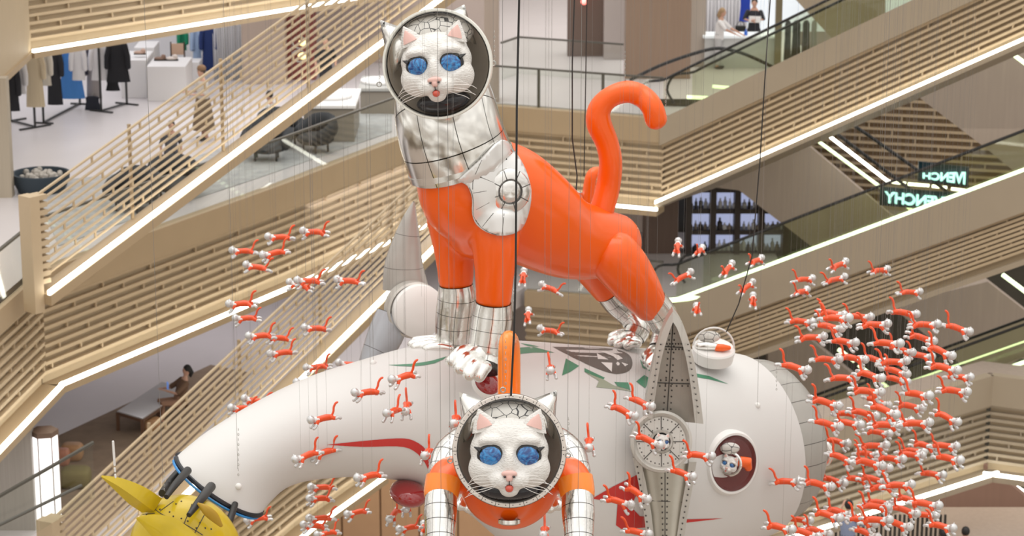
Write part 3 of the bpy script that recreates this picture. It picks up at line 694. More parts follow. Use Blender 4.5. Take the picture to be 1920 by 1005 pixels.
x = MB(); rivets(x, (1256, 620), (1243, 785), 14, 29.41); rivets(x, (1265, 620), (1257, 785), 14, 29.41); rivets(x, (1240, 640), (1214, 780), 12, 29.2); rivets(x, (1289, 640), (1311, 780), 12, 29.2)
for y, a, b in ((645, 1248, 1280), (655, 1246, 1282), (713, 1234, 1294), (724, 1232, 1295)): rivets(x, (a, y), (b, y), 6, 29.41)
# lower half
Ll = [(1186, 858), (1196, 900), (1207, 960), (1216, 1040)]; Rl = [(1306, 866), (1300, 905), (1290, 960), (1278, 1040)]
vs = []; fs = []
for i in range(4):
    l = P(*Ll[i], 29.35); r = P(*Rl[i], 29.35)
    for j in range(13):
        a = math.pi * j / 12; vs.append((l + r) / 2 - (r - l) / 2 * math.cos(a) * .86 + V((0, -.14 * math.sin(a), 0)))
for i in range(3):
    for j in range(12): fs.append((13 * i + j, 13 * i + j + 1, 13 * i + 14 + j, 13 * i + 13 + j))
build('lower_panel', MB().add(vs, fs), mat('polished_panel', (.52, .50, .44), .3, metal=.8, var=.1), fin)
for A_, s in ((Ll, 1), (Rl, -1)):
    poly = [P(*p, 29.22) for p in A_] + [P(p[0] + s * 14, p[1], 29.22) for p in A_[::-1]]
    build('flange', MB().prism(poly, (0, .16, 0)), PLATEL, fin, smooth=False)
rivets(x, (1194, 870), (1222, 1030), 14, 29.21); rivets(x, (1298, 880), (1271, 1030), 14, 29.21); rivets(x, (1240, 880), (1243, 1010), 12, 29.205); rivets(x, (1252, 880), (1250, 1010), 12, 29.205)
build('rivets', x, SEAM, fin)['kind'] = 'stuff'
x = MB(); x.tube([P(1247, 870, 29.2), P(1247, 1040, 29.2)], .006, n=6); x.tube([P(1206, 938, 29.28), P(1247, 940, 29.2), P(1290, 942, 29.28)], .006, n=6); build('seam', x, SEAM, fin)
hub_c = P(1240, 828, 29.15); HB = facing(0, 0, -6); hax = HB @ V((0, -1, 0)); k = mpp(1240, 828, 29.15)
x = MB(); x.lathe([(58 * k, -.2), (58 * k, .03), (53 * k, .05), (49 * k, .03), (46 * k, .0), (23 * k, .0), (20 * k, .03), (17 * k, .02), (17 * k, -.06)], hub_c, hax, 56); hub = build('hub', x, PLATEL, fin, angle=25)
x = MB(); x.lathe([(19 * k, -.05), (.001, -.05)], hub_c, hax, 32); build('window_recess', x, BLACK, hub)
x = MB(); y = MB()
for i in range(8):
    a = 2 * math.pi * i / 8; dr = HB @ V((math.cos(a), 0, math.sin(a))); x.tube([hub_c + dr * 22 * k + hax * .004, hub_c + dr * 48 * k + hax * .004], .006, n=5)
for i in range(32):
    a = 2 * math.pi * (i + .5) / 32; dr = HB @ V((math.cos(a), 0, math.sin(a))); y.ball(hub_c + dr * 42 * k + hax * .004, .009, nu=6, nv=4)
    if i % 2: y.ball(hub_c + dr * 26 * k + hax * .004, .009, nu=6, nv=4)
build('seam', x, SEAM, hub); build('rivets', y, SEAM, hub)['kind'] = 'stuff'
hc = thing('cat_figure', 'white cat face peering out of the round hub window of the riveted fin', 'cat figure', P(1240, 845, 29.1))
place_head(hc, hub_c + hax * .02, facing(22, 6), 15 * k, False)

# ---- the same arm on the far side, seen behind the front legs
ff = thing('metal_fin', 'pale grey pointed metal fin behind the large cat front legs', 'fin', P(770, 600, 31.6))
x = MB(); ptube(x, [(776, 378, 31.8, 2), (769, 410, 31.8, 14), (762, 455, 31.8, 27), (757, 500, 31.8, 37), (760, 538, 31.8, 43)], 20, bf=.6, cap='flat'); build('upper_panel', x, mat('pale_grey_plate', (.50, .48, .45), .35, metal=.45, seam=(2, 2.2), seamw=.012, var=.1), ff)
x = MB(); ptube(x, [(738, 590, 31.5, 33), (722, 630, 31.4, 34), (704, 668, 31.3, 28), (690, 705, 31.2, 24)], 24, bf=.8, cap='flat', k=4); build('lower_panel', x, mat('bluish_plate', (.42, .43, .46), .3, metal=.6, seam=(1, 1.9), seamw=.012), ff)
hc2 = P(788, 585, 31.3); kk = mpp(788, 585, 31.3); axh = V((.35, -1, .1))
x = MB(); x.lathe([(50 * kk, -.25), (51 * kk, -.05), (50 * kk, .0), (38 * kk, .06), (20 * kk, .09), (.001, .1)], hc2, axh, 40); build('hub', x, WHITEP, ff)
x = MB(); x.lathe([(53 * kk, -.33), (54 * kk, -.12), (50 * kk, -.1)], hc2 + V((-.03, 0, 0)), axh, 40); build('hub_band', x, PLATEL, ff)

# ================================================================ yellow mask
mk = thing('sun_mask', 'yellow riveted metal mask with a horn hanging at the lower left', 'mask', P(350, 1040, 26.6))
x = MB(); x.ball(P(348, 1040, 26.7), (.66, .46, .73), Matrix.Rotation(R(-12), 3, 'Y'), 32, 20); face_mb = x; FB = x.bvh(); build('face_plate', x, YELLOW, mk)
def horn(pts, fl):
    x = MB(); ptube(x, pts, 4, bf=fl, cap='flat'); return x
build('horn', horn([(190, 893, 26.4, 2), (222, 908, 26.4, 14), (258, 930, 26.45, 23), (285, 948, 26.6, 24)], .6), YELLOW, mk, angle=30)
build('horn', horn([(256, 972, 26.3, 2), (285, 983, 26.2, 20), (318, 1000, 26.15, 32), (350, 1040, 26.1, 42)], .35), YELLOW, mk, angle=60)
def on(bv, px, py, off=.01):
    d = ray(px, py).normalized(); h = bv.ray_cast(CAM, d)
    return (h[0] - d * off) if h[0] else None
x = MB()
for ln in ([(278, 930), (285, 948), (305, 965), (345, 982), (380, 1003)], [(300, 958), (325, 940)], [(345, 982), (360, 945)], [(262, 965), (290, 962)], [(365, 1000), (385, 962)], [(330, 975), (312, 1003)]):
    pts = [on(FB, a, b, .004) for a, b in spline(ln, 4)]; pts = [p for p in pts if p is not None]
    if len(pts) > 1: x.tube(pts, .005, n=5)
build('seam', x, SEAM, mk)
x = MB(); rr = random.Random(3)
for a, b in ((290, 945), (300, 955), (318, 960), (325, 968), (340, 972), (352, 977), (352, 990), (300, 972), (310, 982), (368, 990), (375, 980), (385, 990), (330, 945), (340, 940), (365, 950), (270, 955), (275, 965), (396, 992)):
    p = on(FB, a, b, .0)
    if p is not None: x.ball(p, .011, nu=6, nv=4)
build('rivets', x, SEAM, mk)['kind'] = 'stuff'
x = MB(); ptube(x, [(372, 945, 26.35, 3), (385, 955, 26.3, 9), (400, 968, 26.3, 10), (414, 985, 26.3, 4)], 12, bf=.4); build('cheek_fin', x, mat('ochre_enamel', (.45, .27, .02), .4), mk)
for pts in ([(352, 882, 27.2, 8), (330, 907, 26.75, 7), (312, 932, 26.42, 5)], [(342, 878, 27.9, 8), (318, 905, 27.6, 8), (304, 925, 27.1, 7)], [(396, 912, 27.1, 9), (374, 940, 26.5, 8), (354, 966, 26.2, 5)], [(398, 908, 27.9, 9), (386, 925, 27.6, 8), (378, 938, 27.35, 7)], [(441, 945, 27.2, 6), (432, 972, 26.9, 7), (420, 1006, 26.55, 7)]):
    x = MB(); ptube(x, pts, 12, cap='flat'); build('strut', x, BLACK, mk)
# ================================================================ the large standing cat
cat = thing('cat_sculpture', 'giant inflated cat in orange and silver space suit standing on the rocket', 'cat sculpture', P(1000, 600, 29.6))
def D(px): return 28.95 + max(0, (px - 880)) * 1.75 / 330        # the body runs away to the right
suit = MB()
def tb(mb, pts, bf=.92, n=26, cap='round', k=4): ptube(mb, pts, n, k, bf, cap)
tb(suit, [(868, 318, D(868) + .25, 92), (878, 352, D(878) + .25, 96), (890, 385, D(890) + .25, 92), (905, 425, D(905) + .25, 70)])
tb(suit, [(905, 350, D(905) + .25, 98), (948, 372, D(948) + .25, 103), (1000, 408, D(1000) + .2, 96), (1055, 443, D(1055) + .2, 80), (1105, 455, D(1105) + .2, 71), (1150, 458, D(1150) + .2, 60)])
tb(suit, [(938, 290, D(950) + .2, 30), (958, 316, D(975) + .2, 44), (985, 350, D(995) + .2, 58)])
tb(suit, [(925, 400, 28.95, 52), (929, 460, 28.85, 45), (927, 520, 28.8, 37), (925, 574, 28.8, 33)], cap='flat')
tb(suit, [(846, 400, 29.6, 50), (851, 460, 29.6, 40), (854, 505, 29.6, 35), (855, 540, 29.6, 32)], cap='flat')
suit = remeshed(suit, .04, 7); SUITB = suit.bvh()
build('orange_suit', suit, ORANGE, cat)
x = MB(); tb(x, [(1150, 480, D(1150) - .22, 50), (1170, 504, D(1170) - .28, 49), (1195, 538, D(1190) - .3, 43), (1219, 572, D(1219) - .3, 33)], cap='round', k=5); build('thigh', x, ORANGE, cat)
x = MB(); tb(x, [(1105, 485, D(1105) + .75, 45), (1122, 515, D(1120) + .8, 36), (1140, 548, D(1140) + .8, 27)], cap='flat'); build('thigh', x, ORANGE, cat)
# silver neck
nk = MB(); tb(nk, [(830, 160, 29.5, 86), (835, 205, 29.25, 96), (846, 255, 29.15, 99), (864, 305, 29.2, 101)], cap='flat', n=48); nk_o = build('neck_collar', nk, mat('silver_neck', (.80, .79, .76), .17, metal=1, bump=.14, bscale=4, seam=(9, 2.6), seamw=.022), cat)
x = MB(); q = spline([(864, 305, 29.2, 101), (870, 318, 29.2, 102)], 2); ptube(x, [(862, 300, 29.2, 102.5), (866, 312, 29.2, 102.5)], 48, 2, .92, 'flat'); build('neck_band', x, SILVP, cat)
# shoulder plate on the near side with round boss
allb = MB(); allb.add(suit.v, suit.f); allb.add(nk.v, nk.f); ALLB = allb.bvh()
sp_ = decal_mb(ALLB, [(858, 338), (900, 300), (940, 262), (965, 285), (985, 320), (995, 360), (990, 400), (975, 430), (950, 441), (920, 438), (895, 422), (885, 400), (885, 372), (876, 348)], .05, 7, 3)
o = build('shoulder_plate', sp_, SILVW, cat); SPB = sp_.bvh(); thicken(o, .03)
o['label'] = 'silver white plate on the near shoulder'
x = MB()
for ln in ([(858, 338), (880, 352), (888, 380), (888, 405), (905, 428), (930, 440), (955, 440), (980, 425)], [(903, 300), (888, 335), (886, 355)], [(945, 268), (950, 300), (953, 318)], [(895, 330), (915, 338), (925, 342)], [(888, 362), (912, 358)], [(893, 393), (917, 380)], [(925, 400), (915, 412), (905, 425)], [(945, 401), (943, 420), (942, 438)], [(975, 392), (985, 402)]):
    pts = [on(SPB, a, b, .012) for a, b in spline(ln, 4)]; pts = [p for p in pts if p is not None]
    if len(pts) > 1: x.tube(pts, .006, n=5)
build('seam', x, SEAM, cat)
h = SPB.ray_cast(CAM, ray(953, 358).normalized()); bn = (h[1] if h[1].y < 0 else -h[1]); bn = (bn + V((.15, -1.2, .1))).normalized(); kk = mpp(953, 358, D(953))
x = MB(); x.lathe([(43 * kk, -.12), (42 * kk, .0), (38 * kk, .03), (24 * kk, .045), (22 * kk, .03), (20 * kk, .045), (10 * kk, .06), (.001, .065)], h[0] + bn * .03, bn, 48); bo = build('shoulder_boss', x, mat('silver_boss', (.80, .79, .77), .2, metal=.9, bump=.15, bscale=5), cat)
x = MB()
for i in range(8):
    a = 2 * math.pi * i / 8 + .3; u = bn.orthogonal().normalized(); w2 = bn.cross(u); dr = u * math.cos(a) + w2 * math.sin(a); x.tube([h[0] + bn * .078 + dr * 22 * kk, h[0] + bn * .055 + dr * 41 * kk], .006, n=5)
x.lathe([(21.4 * kk, .062), (22.6 * kk, .064), (22.6 * kk, .072), (21.4 * kk, .07)], h[0] + bn * .008, bn, 40)
build('seam', x, SEAM, bo)
# boots and paws
BOOT = mat('silver_boot', (.78, .77, .74), .2, metal=1, bump=.2, bscale=7, seam=(8, 5.5), seamw=.035)
def toes(mb, roots, tips, r):
    for (ax_, ay, ad), (bx, by, bd) in zip(roots, tips):
        m = ((ax_ + bx) / 2, (ay + by) / 2 - r * .35, (ad + bd) / 2)
        ptube(mb, [(ax_, ay, ad, r * .9), (*m, r * 1.05), (bx, by, bd, r * .95)], 14, 3, 1.0)
def boot(pts, roots, tips, r, palm=None):
    x = MB(); tb(x, pts, 1.0, 28, cap='flat'); b = build('boot', x, BOOT, cat)
    y = MB(); toes(y, roots, tips, r)
    if palm: ptube(y, palm, 16, 3, 1.0)
    y = remeshed(y, .016, 2); build('paw', y, SILVP, b)
boot([(925, 566, 28.8, 34), (923, 592, 28.8, 38), (917, 635, 28.75, 38), (912, 668, 28.7, 37), (908, 690, 28.6, 34)],
     [(880, 655, 28.55), (888, 668, 28.45), (900, 680, 28.4), (912, 688, 28.4)], [(846, 678, 28.35), (861, 692, 28.25), (879, 704, 28.2), (898, 706, 28.25)], 13, [(905, 662, 28.7, 30), (885, 675, 28.5, 24)])
boot([(855, 533, 29.6, 32), (856, 560, 29.6, 36), (852, 600, 29.6, 36), (850, 640, 29.6, 34)],
     [(840, 642, 29.75), (835, 646, 29.6), (835, 650, 29.45), (845, 654, 29.35)], [(778, 640, 29.75), (772, 646, 29.6), (778, 651, 29.45), (800, 655, 29.35)], 10, [(862, 645, 29.6, 22), (830, 648, 29.6, 14)])
boot([(1219, 566, D(1219) - .3, 32), (1238, 590, D(1230) - .25, 31), (1250, 620, D(1240) - .2, 27), (1240, 655, D(1230) - .3, 24)],
     [(1236, 655, 30.45), (1236, 664, 30.35), (1238, 672, 30.3)], [(1212, 668, 30.3), (1214, 680, 30.2), (1222, 688, 30.15)], 11)
boot([(1140, 545, D(1140) + .8, 27), (1158, 566, 31.2, 28), (1182, 588, 31.2, 27), (1196, 612, 31.1, 25), (1188, 632, 31.0, 22)],
     [(1185, 628, 31.2), (1186, 634, 31.05), (1190, 640, 30.9), (1196, 644, 30.8)], [(1148, 632, 31.2), (1146, 640, 31.05), (1158, 646, 30.9), (1176, 648, 30.8)], 10, [(1190, 630, 31.0, 20), (1165, 640, 31.0, 14)])
# tail
x = MB(); tb(x, [(1128, 396, D(1128) + .2, 23), (1140, 350, D(1140) + .2, 23), (1145, 305, 30.5, 22), (1138, 268, 30.5, 22), (1123, 232, 30.5, 24), (1124, 205, 30.5, 22), (1143, 183, 30.5, 20), (1175, 172, 30.5, 21), (1203, 180, 30.5, 21), (1222, 200, 30.4, 21), (1230, 224, 30.4, 21)], 1.0, 24); build('tail', x, ORANGE, cat)
# helmet
WRIM = mat('white_rim', (.82, .82, .76), .35, metal=.2)
Mh = facing(-6, -8, 4)
hc_, hr, hax_, hup, hrt, _ = helmet(cat, 820, 120, 28.35, 104, Mh, .055, WRIM, [((712, 37), (780, 48), (718, 128)), ((871, 8), (818, 24), (898, 70))], glassd=.25, ear_d=.35, rivets=False)
x = MB(); x.ball(hc_ + hup * hr * .54 - hax_ * hr * .28, (hr * .72, hr * .4, hr * .36), Mh); build('mesh_cap', x, NETM, cat)
x = MB(); x.ball(hc_ - hup * hr * .68 - hax_ * hr * .1, (hr * .5, hr * .35, hr * .2), Mh); build('collar', x, mat('black_gloss', (.02, .02, .025), .1), cat)
place_head(cat, hc_ - hup * hr * .01 + hax_ * hr * .02, Mh @ Matrix.Rotation(R(2), 3, 'Y'), 70 * mpp(820, 120, 28.35), True)
for px, py in ((711, 158), (925, 119)):
    x = MB(); c = P(px, py, 28.8); x.tube([c + V((.028 * math.cos(a), 0, .028 * math.sin(a))) for a in [i * math.pi / 5 for i in range(10)]], .008, n=6, closed=True, side=(0, 1, 0)); build('hanging_ring', x, STEEL, cat)

# ================================================================ a third cat half hidden behind the large one
c3 = thing('cat_sculpture', 'orange and silver cat mostly hidden behind the large cat, left of its tail', 'cat sculpture', P(1080, 400, 32.5))
x = MB(); tb(x, [(1103, 410, 32.5, 12), (1104, 360, 32.5, 12), (1110, 328, 32.5, 11), (1122, 322, 32.6, 10)], 1.0, 14); build('tail', x, ORANGE, c3)
x = MB(); tb(x, [(1030, 372, 32.5, 14), (1055, 368, 32.4, 15), (1084, 372, 32.5, 14)], 1.0, 14); build('paw', x, SILVP, c3)
x = MB(); tb(x, [(1060, 405, 32.6, 28), (1100, 410, 32.6, 28)], 1.0, 14); build('orange_suit', x, ORANGE, c3)

# ================================================================ the cat flying in the foreground
fc = thing('cat_sculpture', 'foreground cat in orange and silver space suit diving toward the viewer', 'cat sculpture', P(955, 985, 24.2))
x = MB(); x.ball(P(955, 890, 24.75), (.53, .45, .42), nu=40, nv=24); x.ball(P(955, 925, 24.5), (.27, .30, .30), nu=30, nv=20)
tb(x, [(955, 900, 24.8, 95), (955, 880, 25.4, 92), (955, 868, 26.0, 70)], 1.0, 30)
x = remeshed(x, .035, 6); build('orange_suit', x, ORANGE, fc)
FOIL = mat('silver_forearm', (.80, .79, .77), .17, metal=1, bump=.3, bscale=9, seam=(12, 6.5), seamw=.045)
for s in (-1, 1):
    X = lambda a: 955 + s * a
    x = MB(); tb(x, [(X(90), 888, 24.7, 38), (X(112), 892, 24.55, 35), (X(122), 904, 24.4, 33), (X(127), 918, 24.3, 32)], 1.0, 26, 'round'); up_ = build('upper_arm', x, ORANGE, fc)
    x = MB(); tb(x, [(X(123), 897, 24.36, 34.0), (X(127), 920, 24.28, 33.4), (X(128), 932, 24.24, 32)], 1.0, 26, 'flat'); build('cuff', x, ORANGEL, fc)
    x = MB(); tb(x, [(X(128), 926, 24.24, 29), (X(129), 960, 24.1, 31), (X(130), 1000, 23.95, 28), (X(130), 1040, 23.8, 27)], 1.0, 36, 'round'); build('forearm', x, FOIL, fc)
    x = MB(); tb(x, [(X(84), 838, 25.0, 40), (X(106), 858, 24.85, 40), (X(120), 884, 24.7, 33)], 1.0, 26); build('shoulder_plate', x, FOIL, fc)
    x = MB(); toes(x, [(X(62), 938, 25.6), (X(72), 938, 25.6), (X(84), 938, 25.6)], [(X(60), 950, 25.3), (X(76), 953, 25.3), (X(92), 948, 25.3)], 11); ptube(x, [(X(78), 925, 25.8, 22), (X(76), 940, 25.5, 20)], 14, 3, 1.0); x = remeshed(x, .014, 2); build('rear_paw', x, SILVP, fc)
x = MB(); x.lathe([(22 * .0053, 0), (22 * .0053, .04), (16 * .0053, .055), (.001, .055)], P(955, 974, 24.25), V((0, -.25, -1)), 24); build('chin_plate', x, SILVP, fc)
x = MB(); tb(x, [(947, 760, 25.5, 14), (947, 700, 25.5, 14), (948, 650, 25.5, 13.5), (953, 633, 25.65, 13.5), (961, 645, 25.9, 13.5), (963, 700, 26.0, 13), (964, 760, 26.0, 12)], 1.0, 18); build('tail', x, ORANGEL, fc)
FRIM = mat('riveted_rim', (.74, .68, .63), .32, metal=.35, seam=(24, 0), seamw=.04)
Mf = facing(0, 0, 0)
gc, gr, gax, gup, grt, ring = helmet(fc, 955, 845, 24.1, 107, Mf, .095, FRIM, [((861, 735), (920, 742), (858, 815)), ((1045, 731), (990, 740), (1048, 808))], glassd=.35, ear_d=.3)
x = MB(); x.lathe([(gr * 1.004, -.02), (gr * 1.008, .0), (gr * 1.004, .012)], gc, gax, 64); x.lathe([(gr * .985 - gr * .085, .0), (gr * .985 - gr * .085, .03), (gr * .985 - gr * .075, .03)], gc, gax, 64); build('rim_edge', x, SEAM, fc)
x = MB(); x.ball(gc + gup * gr * .52 - gax * gr * .22, (gr * .66, gr * .34, gr * .34), Mf); build('mesh_cap', x, NETM, fc)
x = MB(); x.ball(gc - gup * gr * .66 - gax * gr * .05, (gr * .56, gr * .35, gr * .22), Mf); build('collar', x, mat('black_gloss', (.02, .02, .025), .1), fc)
place_head(fc, gc - gup * gr * .045 + gax * gr * .02, Mf, 77 * mpp(955, 850, 24.1), True)
for px, py in ((844, 864), (1065, 854), (943, 731)):
    x = MB(); c = P(px, py, 24.0); x.tube([c + V((.026 * math.cos(a), 0, .026 * math.sin(a))) for a in [i * math.pi / 5 for i in range(10)]], .007, n=6, closed=True, side=(0, 1, 0)); build('hanging_ring', x, STEEL, fc)
# wire seam on the orange chest
# ================================================================ the flock of small flying cats
MO = mat('mini_orange', (.80, .075, .006), .35, coat=.3); MS = mat('mini_silver', (.66, .66, .66), .3, metal=.6); MWH = mat('mini_white', (.78, .77, .76), .45)
def make_mini(pose):
    t = thing('flying_cat', 'x', 'cat figurine'); A = lambda *p: V(p)
    k = (0, .012, -.010)[pose]
    x = MB()
    x.tube([A(-.095, 0, .0), A(-.05, 0, .006), A(.01, 0, .004), A(.065, 0, -.004)], [.036, .040, .037, .040], n=10)
    for s in (-1, 1):
        x.tube([A(-.10, s * .018, 0), A(-.13, s * .03, -.014 + k * s), A(-.150, s * .036, -.020 + k * s)], [.029, .024, .019], n=8)
        x.tube([A(.065, s * .03, -.01), A(.085, s * .042, -.035), A(.098, s * .046, -.055)], [.023, .020, .017], n=8)
    build('orange_suit', x, MO, t)
    x = MB(); x.tube([V(p) for p in spline([(-.11, 0, .012), (-.140, 0, .06), (-.150, 0, .105), (-.175, 0, .145), (-.205, 0, .158)], 3)], [.014] * 12 + [.010], n=8); build('tail', x, MO, t)
    for s in (-1, 1):
        x = MB(); x.tube([A(-.146, s * .036, -.019 + k * s), A(-.175, s * .04, -.012 + k * s), A(-.20, s * .042, -.024 + k * s)], [.021, .017, .021], n=8); build('hind_boot', x, MS, t)
        x = MB(); x.tube([A(.097, s * .046, -.052), A(.115, s * .05, -.078), A(.137, s * .052, -.086)], [.020, .017, .020], n=8); build('front_boot', x, MS, t)
        x = MB(); x.ball(A(.065, s * .034, .002), (.022, .012, .022), nu=10, nv=6); build('shoulder_disc', x, MWH, t)
    x = MB(); x.tube([A(.075, 0, .0), A(.10, 0, .008), A(.115, 0, .012)], [.035, .034, .030], n=12, cap='flat'); build('collar', x, MWH, t)
    x = MB(); x.ball(A(.143, 0, .014), (.050, .053, .051), nu=16, nv=9); h = build('helmet', x, MS, t)
    for s in (-1, 1):
        x = MB(); x.tube([A(.135, s * .026, .042), A(.135, s * .036, .068)], [.015, .001], n=6, cap='flat'); build('ear', x, MS, h)
        x = MB(); x.ball(A(.181, s * .015, .018), (.004, .008, .006), nu=8, nv=5); build('eye', x, mat('mini_eye', (.03, .04, .06), .3), h)
    x = MB(); x.lathe([(.030, .0), (.034, .004), (.036, .0), (.034, -.006)], A(.166, 0, .013), (1, 0, 0), 16); build('visor_ring', x, MWH, h)
    return t
def copy_tree(o, parent=None):
    c = o.copy(); C.objects.link(c); c.parent = parent
    for ch in o.children: copy_tree(ch, c)
    return c
# flocks: (px, py) of the body in the picture, heading (yaw from screen right, + turns away), pitch, flock, depth
LEFT = [(455, 471), (523, 445), (588, 435), (513, 475), (481, 501), (561, 535), (578, 527), (653, 527), (451, 570), (461, 597), (591, 616), (487, 630), (522, 634), (527, 662), (594, 688), (655, 684), (452, 766), (478, 752), (575, 715)]
NOSE = [(687, 736, 205), (755, 707, 215), (605, 785, 203), (736, 772, 245), (762, 764, 268), (574, 855, 215), (607, 849, 212), (691, 893, 212), (1032, 692, 270), (801, 850, 262), (853, 788, 265), (1104, 832, 268)]
ARCH = [(602, 914, 200), (598, 935, 212), (668, 961, 208), (600, 972, 195), (588, 986, 200), (482, 973, 195), (450, 950, 190), (738, 965, 250), (763, 950, 268), (765, 990, 215), (612, 1000, 208), (795, 990, 95)]
BACK = [(1270, 463, 80), (1312, 470, 70), (1365, 504, 60), (1418, 489, 50), (1281, 519, 30), (1401, 538, 45), (1412, 563, 85), (1307, 580, 90), (981, 519, 85), (1031, 541, 150), (990, 592, 85), (1030, 620, 160)]
MID = [(1573, 497, 40), (1508, 524, 25), (1567, 524, 10), (1650, 507, 30), (1503, 547, 50), (1707, 548, 5)]
FIN = [(1169, 771, -25), (1202, 755, -35), (1216, 826, -25), (1312, 854, -18), (1280, 888, -38), (1161, 941, -25), (1195, 925, -38), (1196, 998, -30), (1020, 997, 265)]
SW = [(1561, 588), (1569, 597), (1503, 603), (1611, 594), (1696, 587), (1641, 609), (1735, 609), (1556, 613), (1796, 616), (1523, 633), (1583, 641), (1664, 644), (1729, 634), (1690, 656), (1727, 667), (1764, 659), (1490, 689), (1551, 674), (1600, 672), (1639, 674), (1676, 679), (1771, 690), (1799, 707), (1581, 709), (1632, 704), (1681, 697), (1681, 712),
      (1627, 734), (1722, 740), (1790, 733), (1549, 755), (1646, 753), (1658, 769), (1708, 762), (1590, 776), (1620, 775), (1776, 783), (1551, 795), (1593, 794), (1685, 789), (1718, 794), (1662, 797), (1648, 811), (1570, 828), (1639, 836), (1736, 836), (1771, 836), (1627, 851), (1708, 853), (1713, 846), (1579, 859), (1671, 860), (1780, 860), (1644, 873), (1630, 868), (1748, 889),
      (1476, 903), (1535, 908), (1563, 901), (1609, 899), (1639, 899), (1685, 910), (1655, 914), (1706, 938), (1736, 945), (1641, 950), (1650, 943), (1697, 957), (1736, 966), (1553, 966), (1500, 975), (1618, 977), (1644, 975), (1681, 982), (1766, 987), (1463, 989), (1533, 996), (1625, 1000), (1574, 960), (1512, 1000)]
rnd = random.Random(11); spots = []
def addf(lst, flock, yaw0, pit0, dlo, dhi):
    for it in lst:
        px, py = it[:2]; yaw = it[2] if len(it) > 2 else yaw0 + rnd.uniform(-20, 20)
        spots.append([px, py, yaw, pit0 + rnd.uniform(-13, 9), rnd.uniform(dlo, dhi), flock])
addf(LEFT, 'left flock', 190, 4, 30.5, 34); addf(NOSE, 'rocket flock', 200, 2, 26.8, 27.5); addf(ARCH, 'arch flock', 200, 2, 29.5, 32.5)
for s_ in spots:
    if s_[5] == 'left flock' and s_[1] > 710: s_[4] = 31.5
    if (s_[0], s_[1]) == (1032, 692): s_[4] = 27.8
    if s_[0] in (801, 853, 1104): s_[4] = 26.2
addf(BACK, 'back flock', 60, 12, 33, 36); addf(MID, 'middle flock', 20, 6, 33, 35); addf(FIN, 'fin flock', -25, -8, 27.2, 28.0); addf(SW, 'swarm', -26, -2, 27.5, 33.5)
# nudge the swarm members apart in depth so none touch
pts_ = []
for s_ in spots:
    for tr in range(60):
        p = P(s_[0], s_[1], s_[4])
        if all((p - q_).length > .40 for q_ in pts_): break
        s_[4] = s_[4] + rnd.uniform(-.5, .5); s_[4] = min(max(s_[4], 26.0), 36)
        if s_[5] == 'swarm' and s_[0] < 1545: s_[4] = min(s_[4], 30.0)
    pts_.append(P(s_[0], s_[1], s_[4]))
ORD = ['first', 'second', 'third', 'fourth', 'fifth', 'sixth', 'seventh', 'eighth', 'ninth', 'tenth', 'eleventh', 'twelfth', 'thirteenth', 'fourteenth']
WHERE = {'left flock': 'of the left flock', 'rocket flock': 'before the white rocket', 'arch flock': 'under the rocket arch', 'back flock': 'behind the large cat', 'middle flock': 'above the right swarm', 'fin flock': 'around the riveted fin', 'swarm': 'of the right swarm'}
def rows_for(fl):
    it = sorted([s_ for s_ in spots if s_[5] == fl], key=lambda s_: s_[1]); n = max(1, round(len(it) / 7)); k = math.ceil(len(it) / n)
    for r_ in range(n):
        row = sorted(it[r_ * k:(r_ + 1) * k], key=lambda s_: s_[0])
        for j, s_ in enumerate(row):
            cy = s_[2] % 360; dr = 'right' if cy < 60 or cy > 300 else 'left' if 120 < cy < 240 else 'toward the viewer' if cy > 200 else 'away'
            rw = ('row %s from top ' % ORD[r_]) if n > 1 else ''
            rw = '%s row ' % (['top', 'second', 'third', 'fourth', 'fifth', 'sixth', 'seventh', 'eighth', 'ninth', 'tenth', 'eleventh', 'twelfth'][r_] if r_ < n - 1 else 'bottom') if n > 1 else ''
            s_.append(('tiny orange cat flying %s, ' % dr) + (ORD[j] + ' from left' if j else 'leftmost') + (', ' + rw if rw else ' ') + WHERE[fl])
for fl in WHERE: rows_for(fl)
protos = [make_mini(i) for i in range(3)]; used_ = [False] * 3
WIRE = mat('thin_wire', (.22, .21, .20), .5)
GRP = {'left flock': 'small cats flying left over the balconies', 'rocket flock': 'small cats in front of the rocket', 'arch flock': 'small cats under the rocket arch', 'back flock': 'small cats behind the large cat', 'middle flock': 'small cats above the right swarm', 'fin flock': 'small cats around the riveted fin', 'swarm': 'small cats of the right swarm'}
def wire(p, ztop, r=.0009, name='suspension_wire', label='thin steel wire from which a small flying cat hangs', group='wires of the small flying cats', lean=0):
    x = MB(); x.tube([p, V((p.x + lean, p.y, ztop))], r, n=4, cap='flat'); o = build(name, x, WIRE, smooth=False, uv=False); tag(o, label, 'wire', group); return o
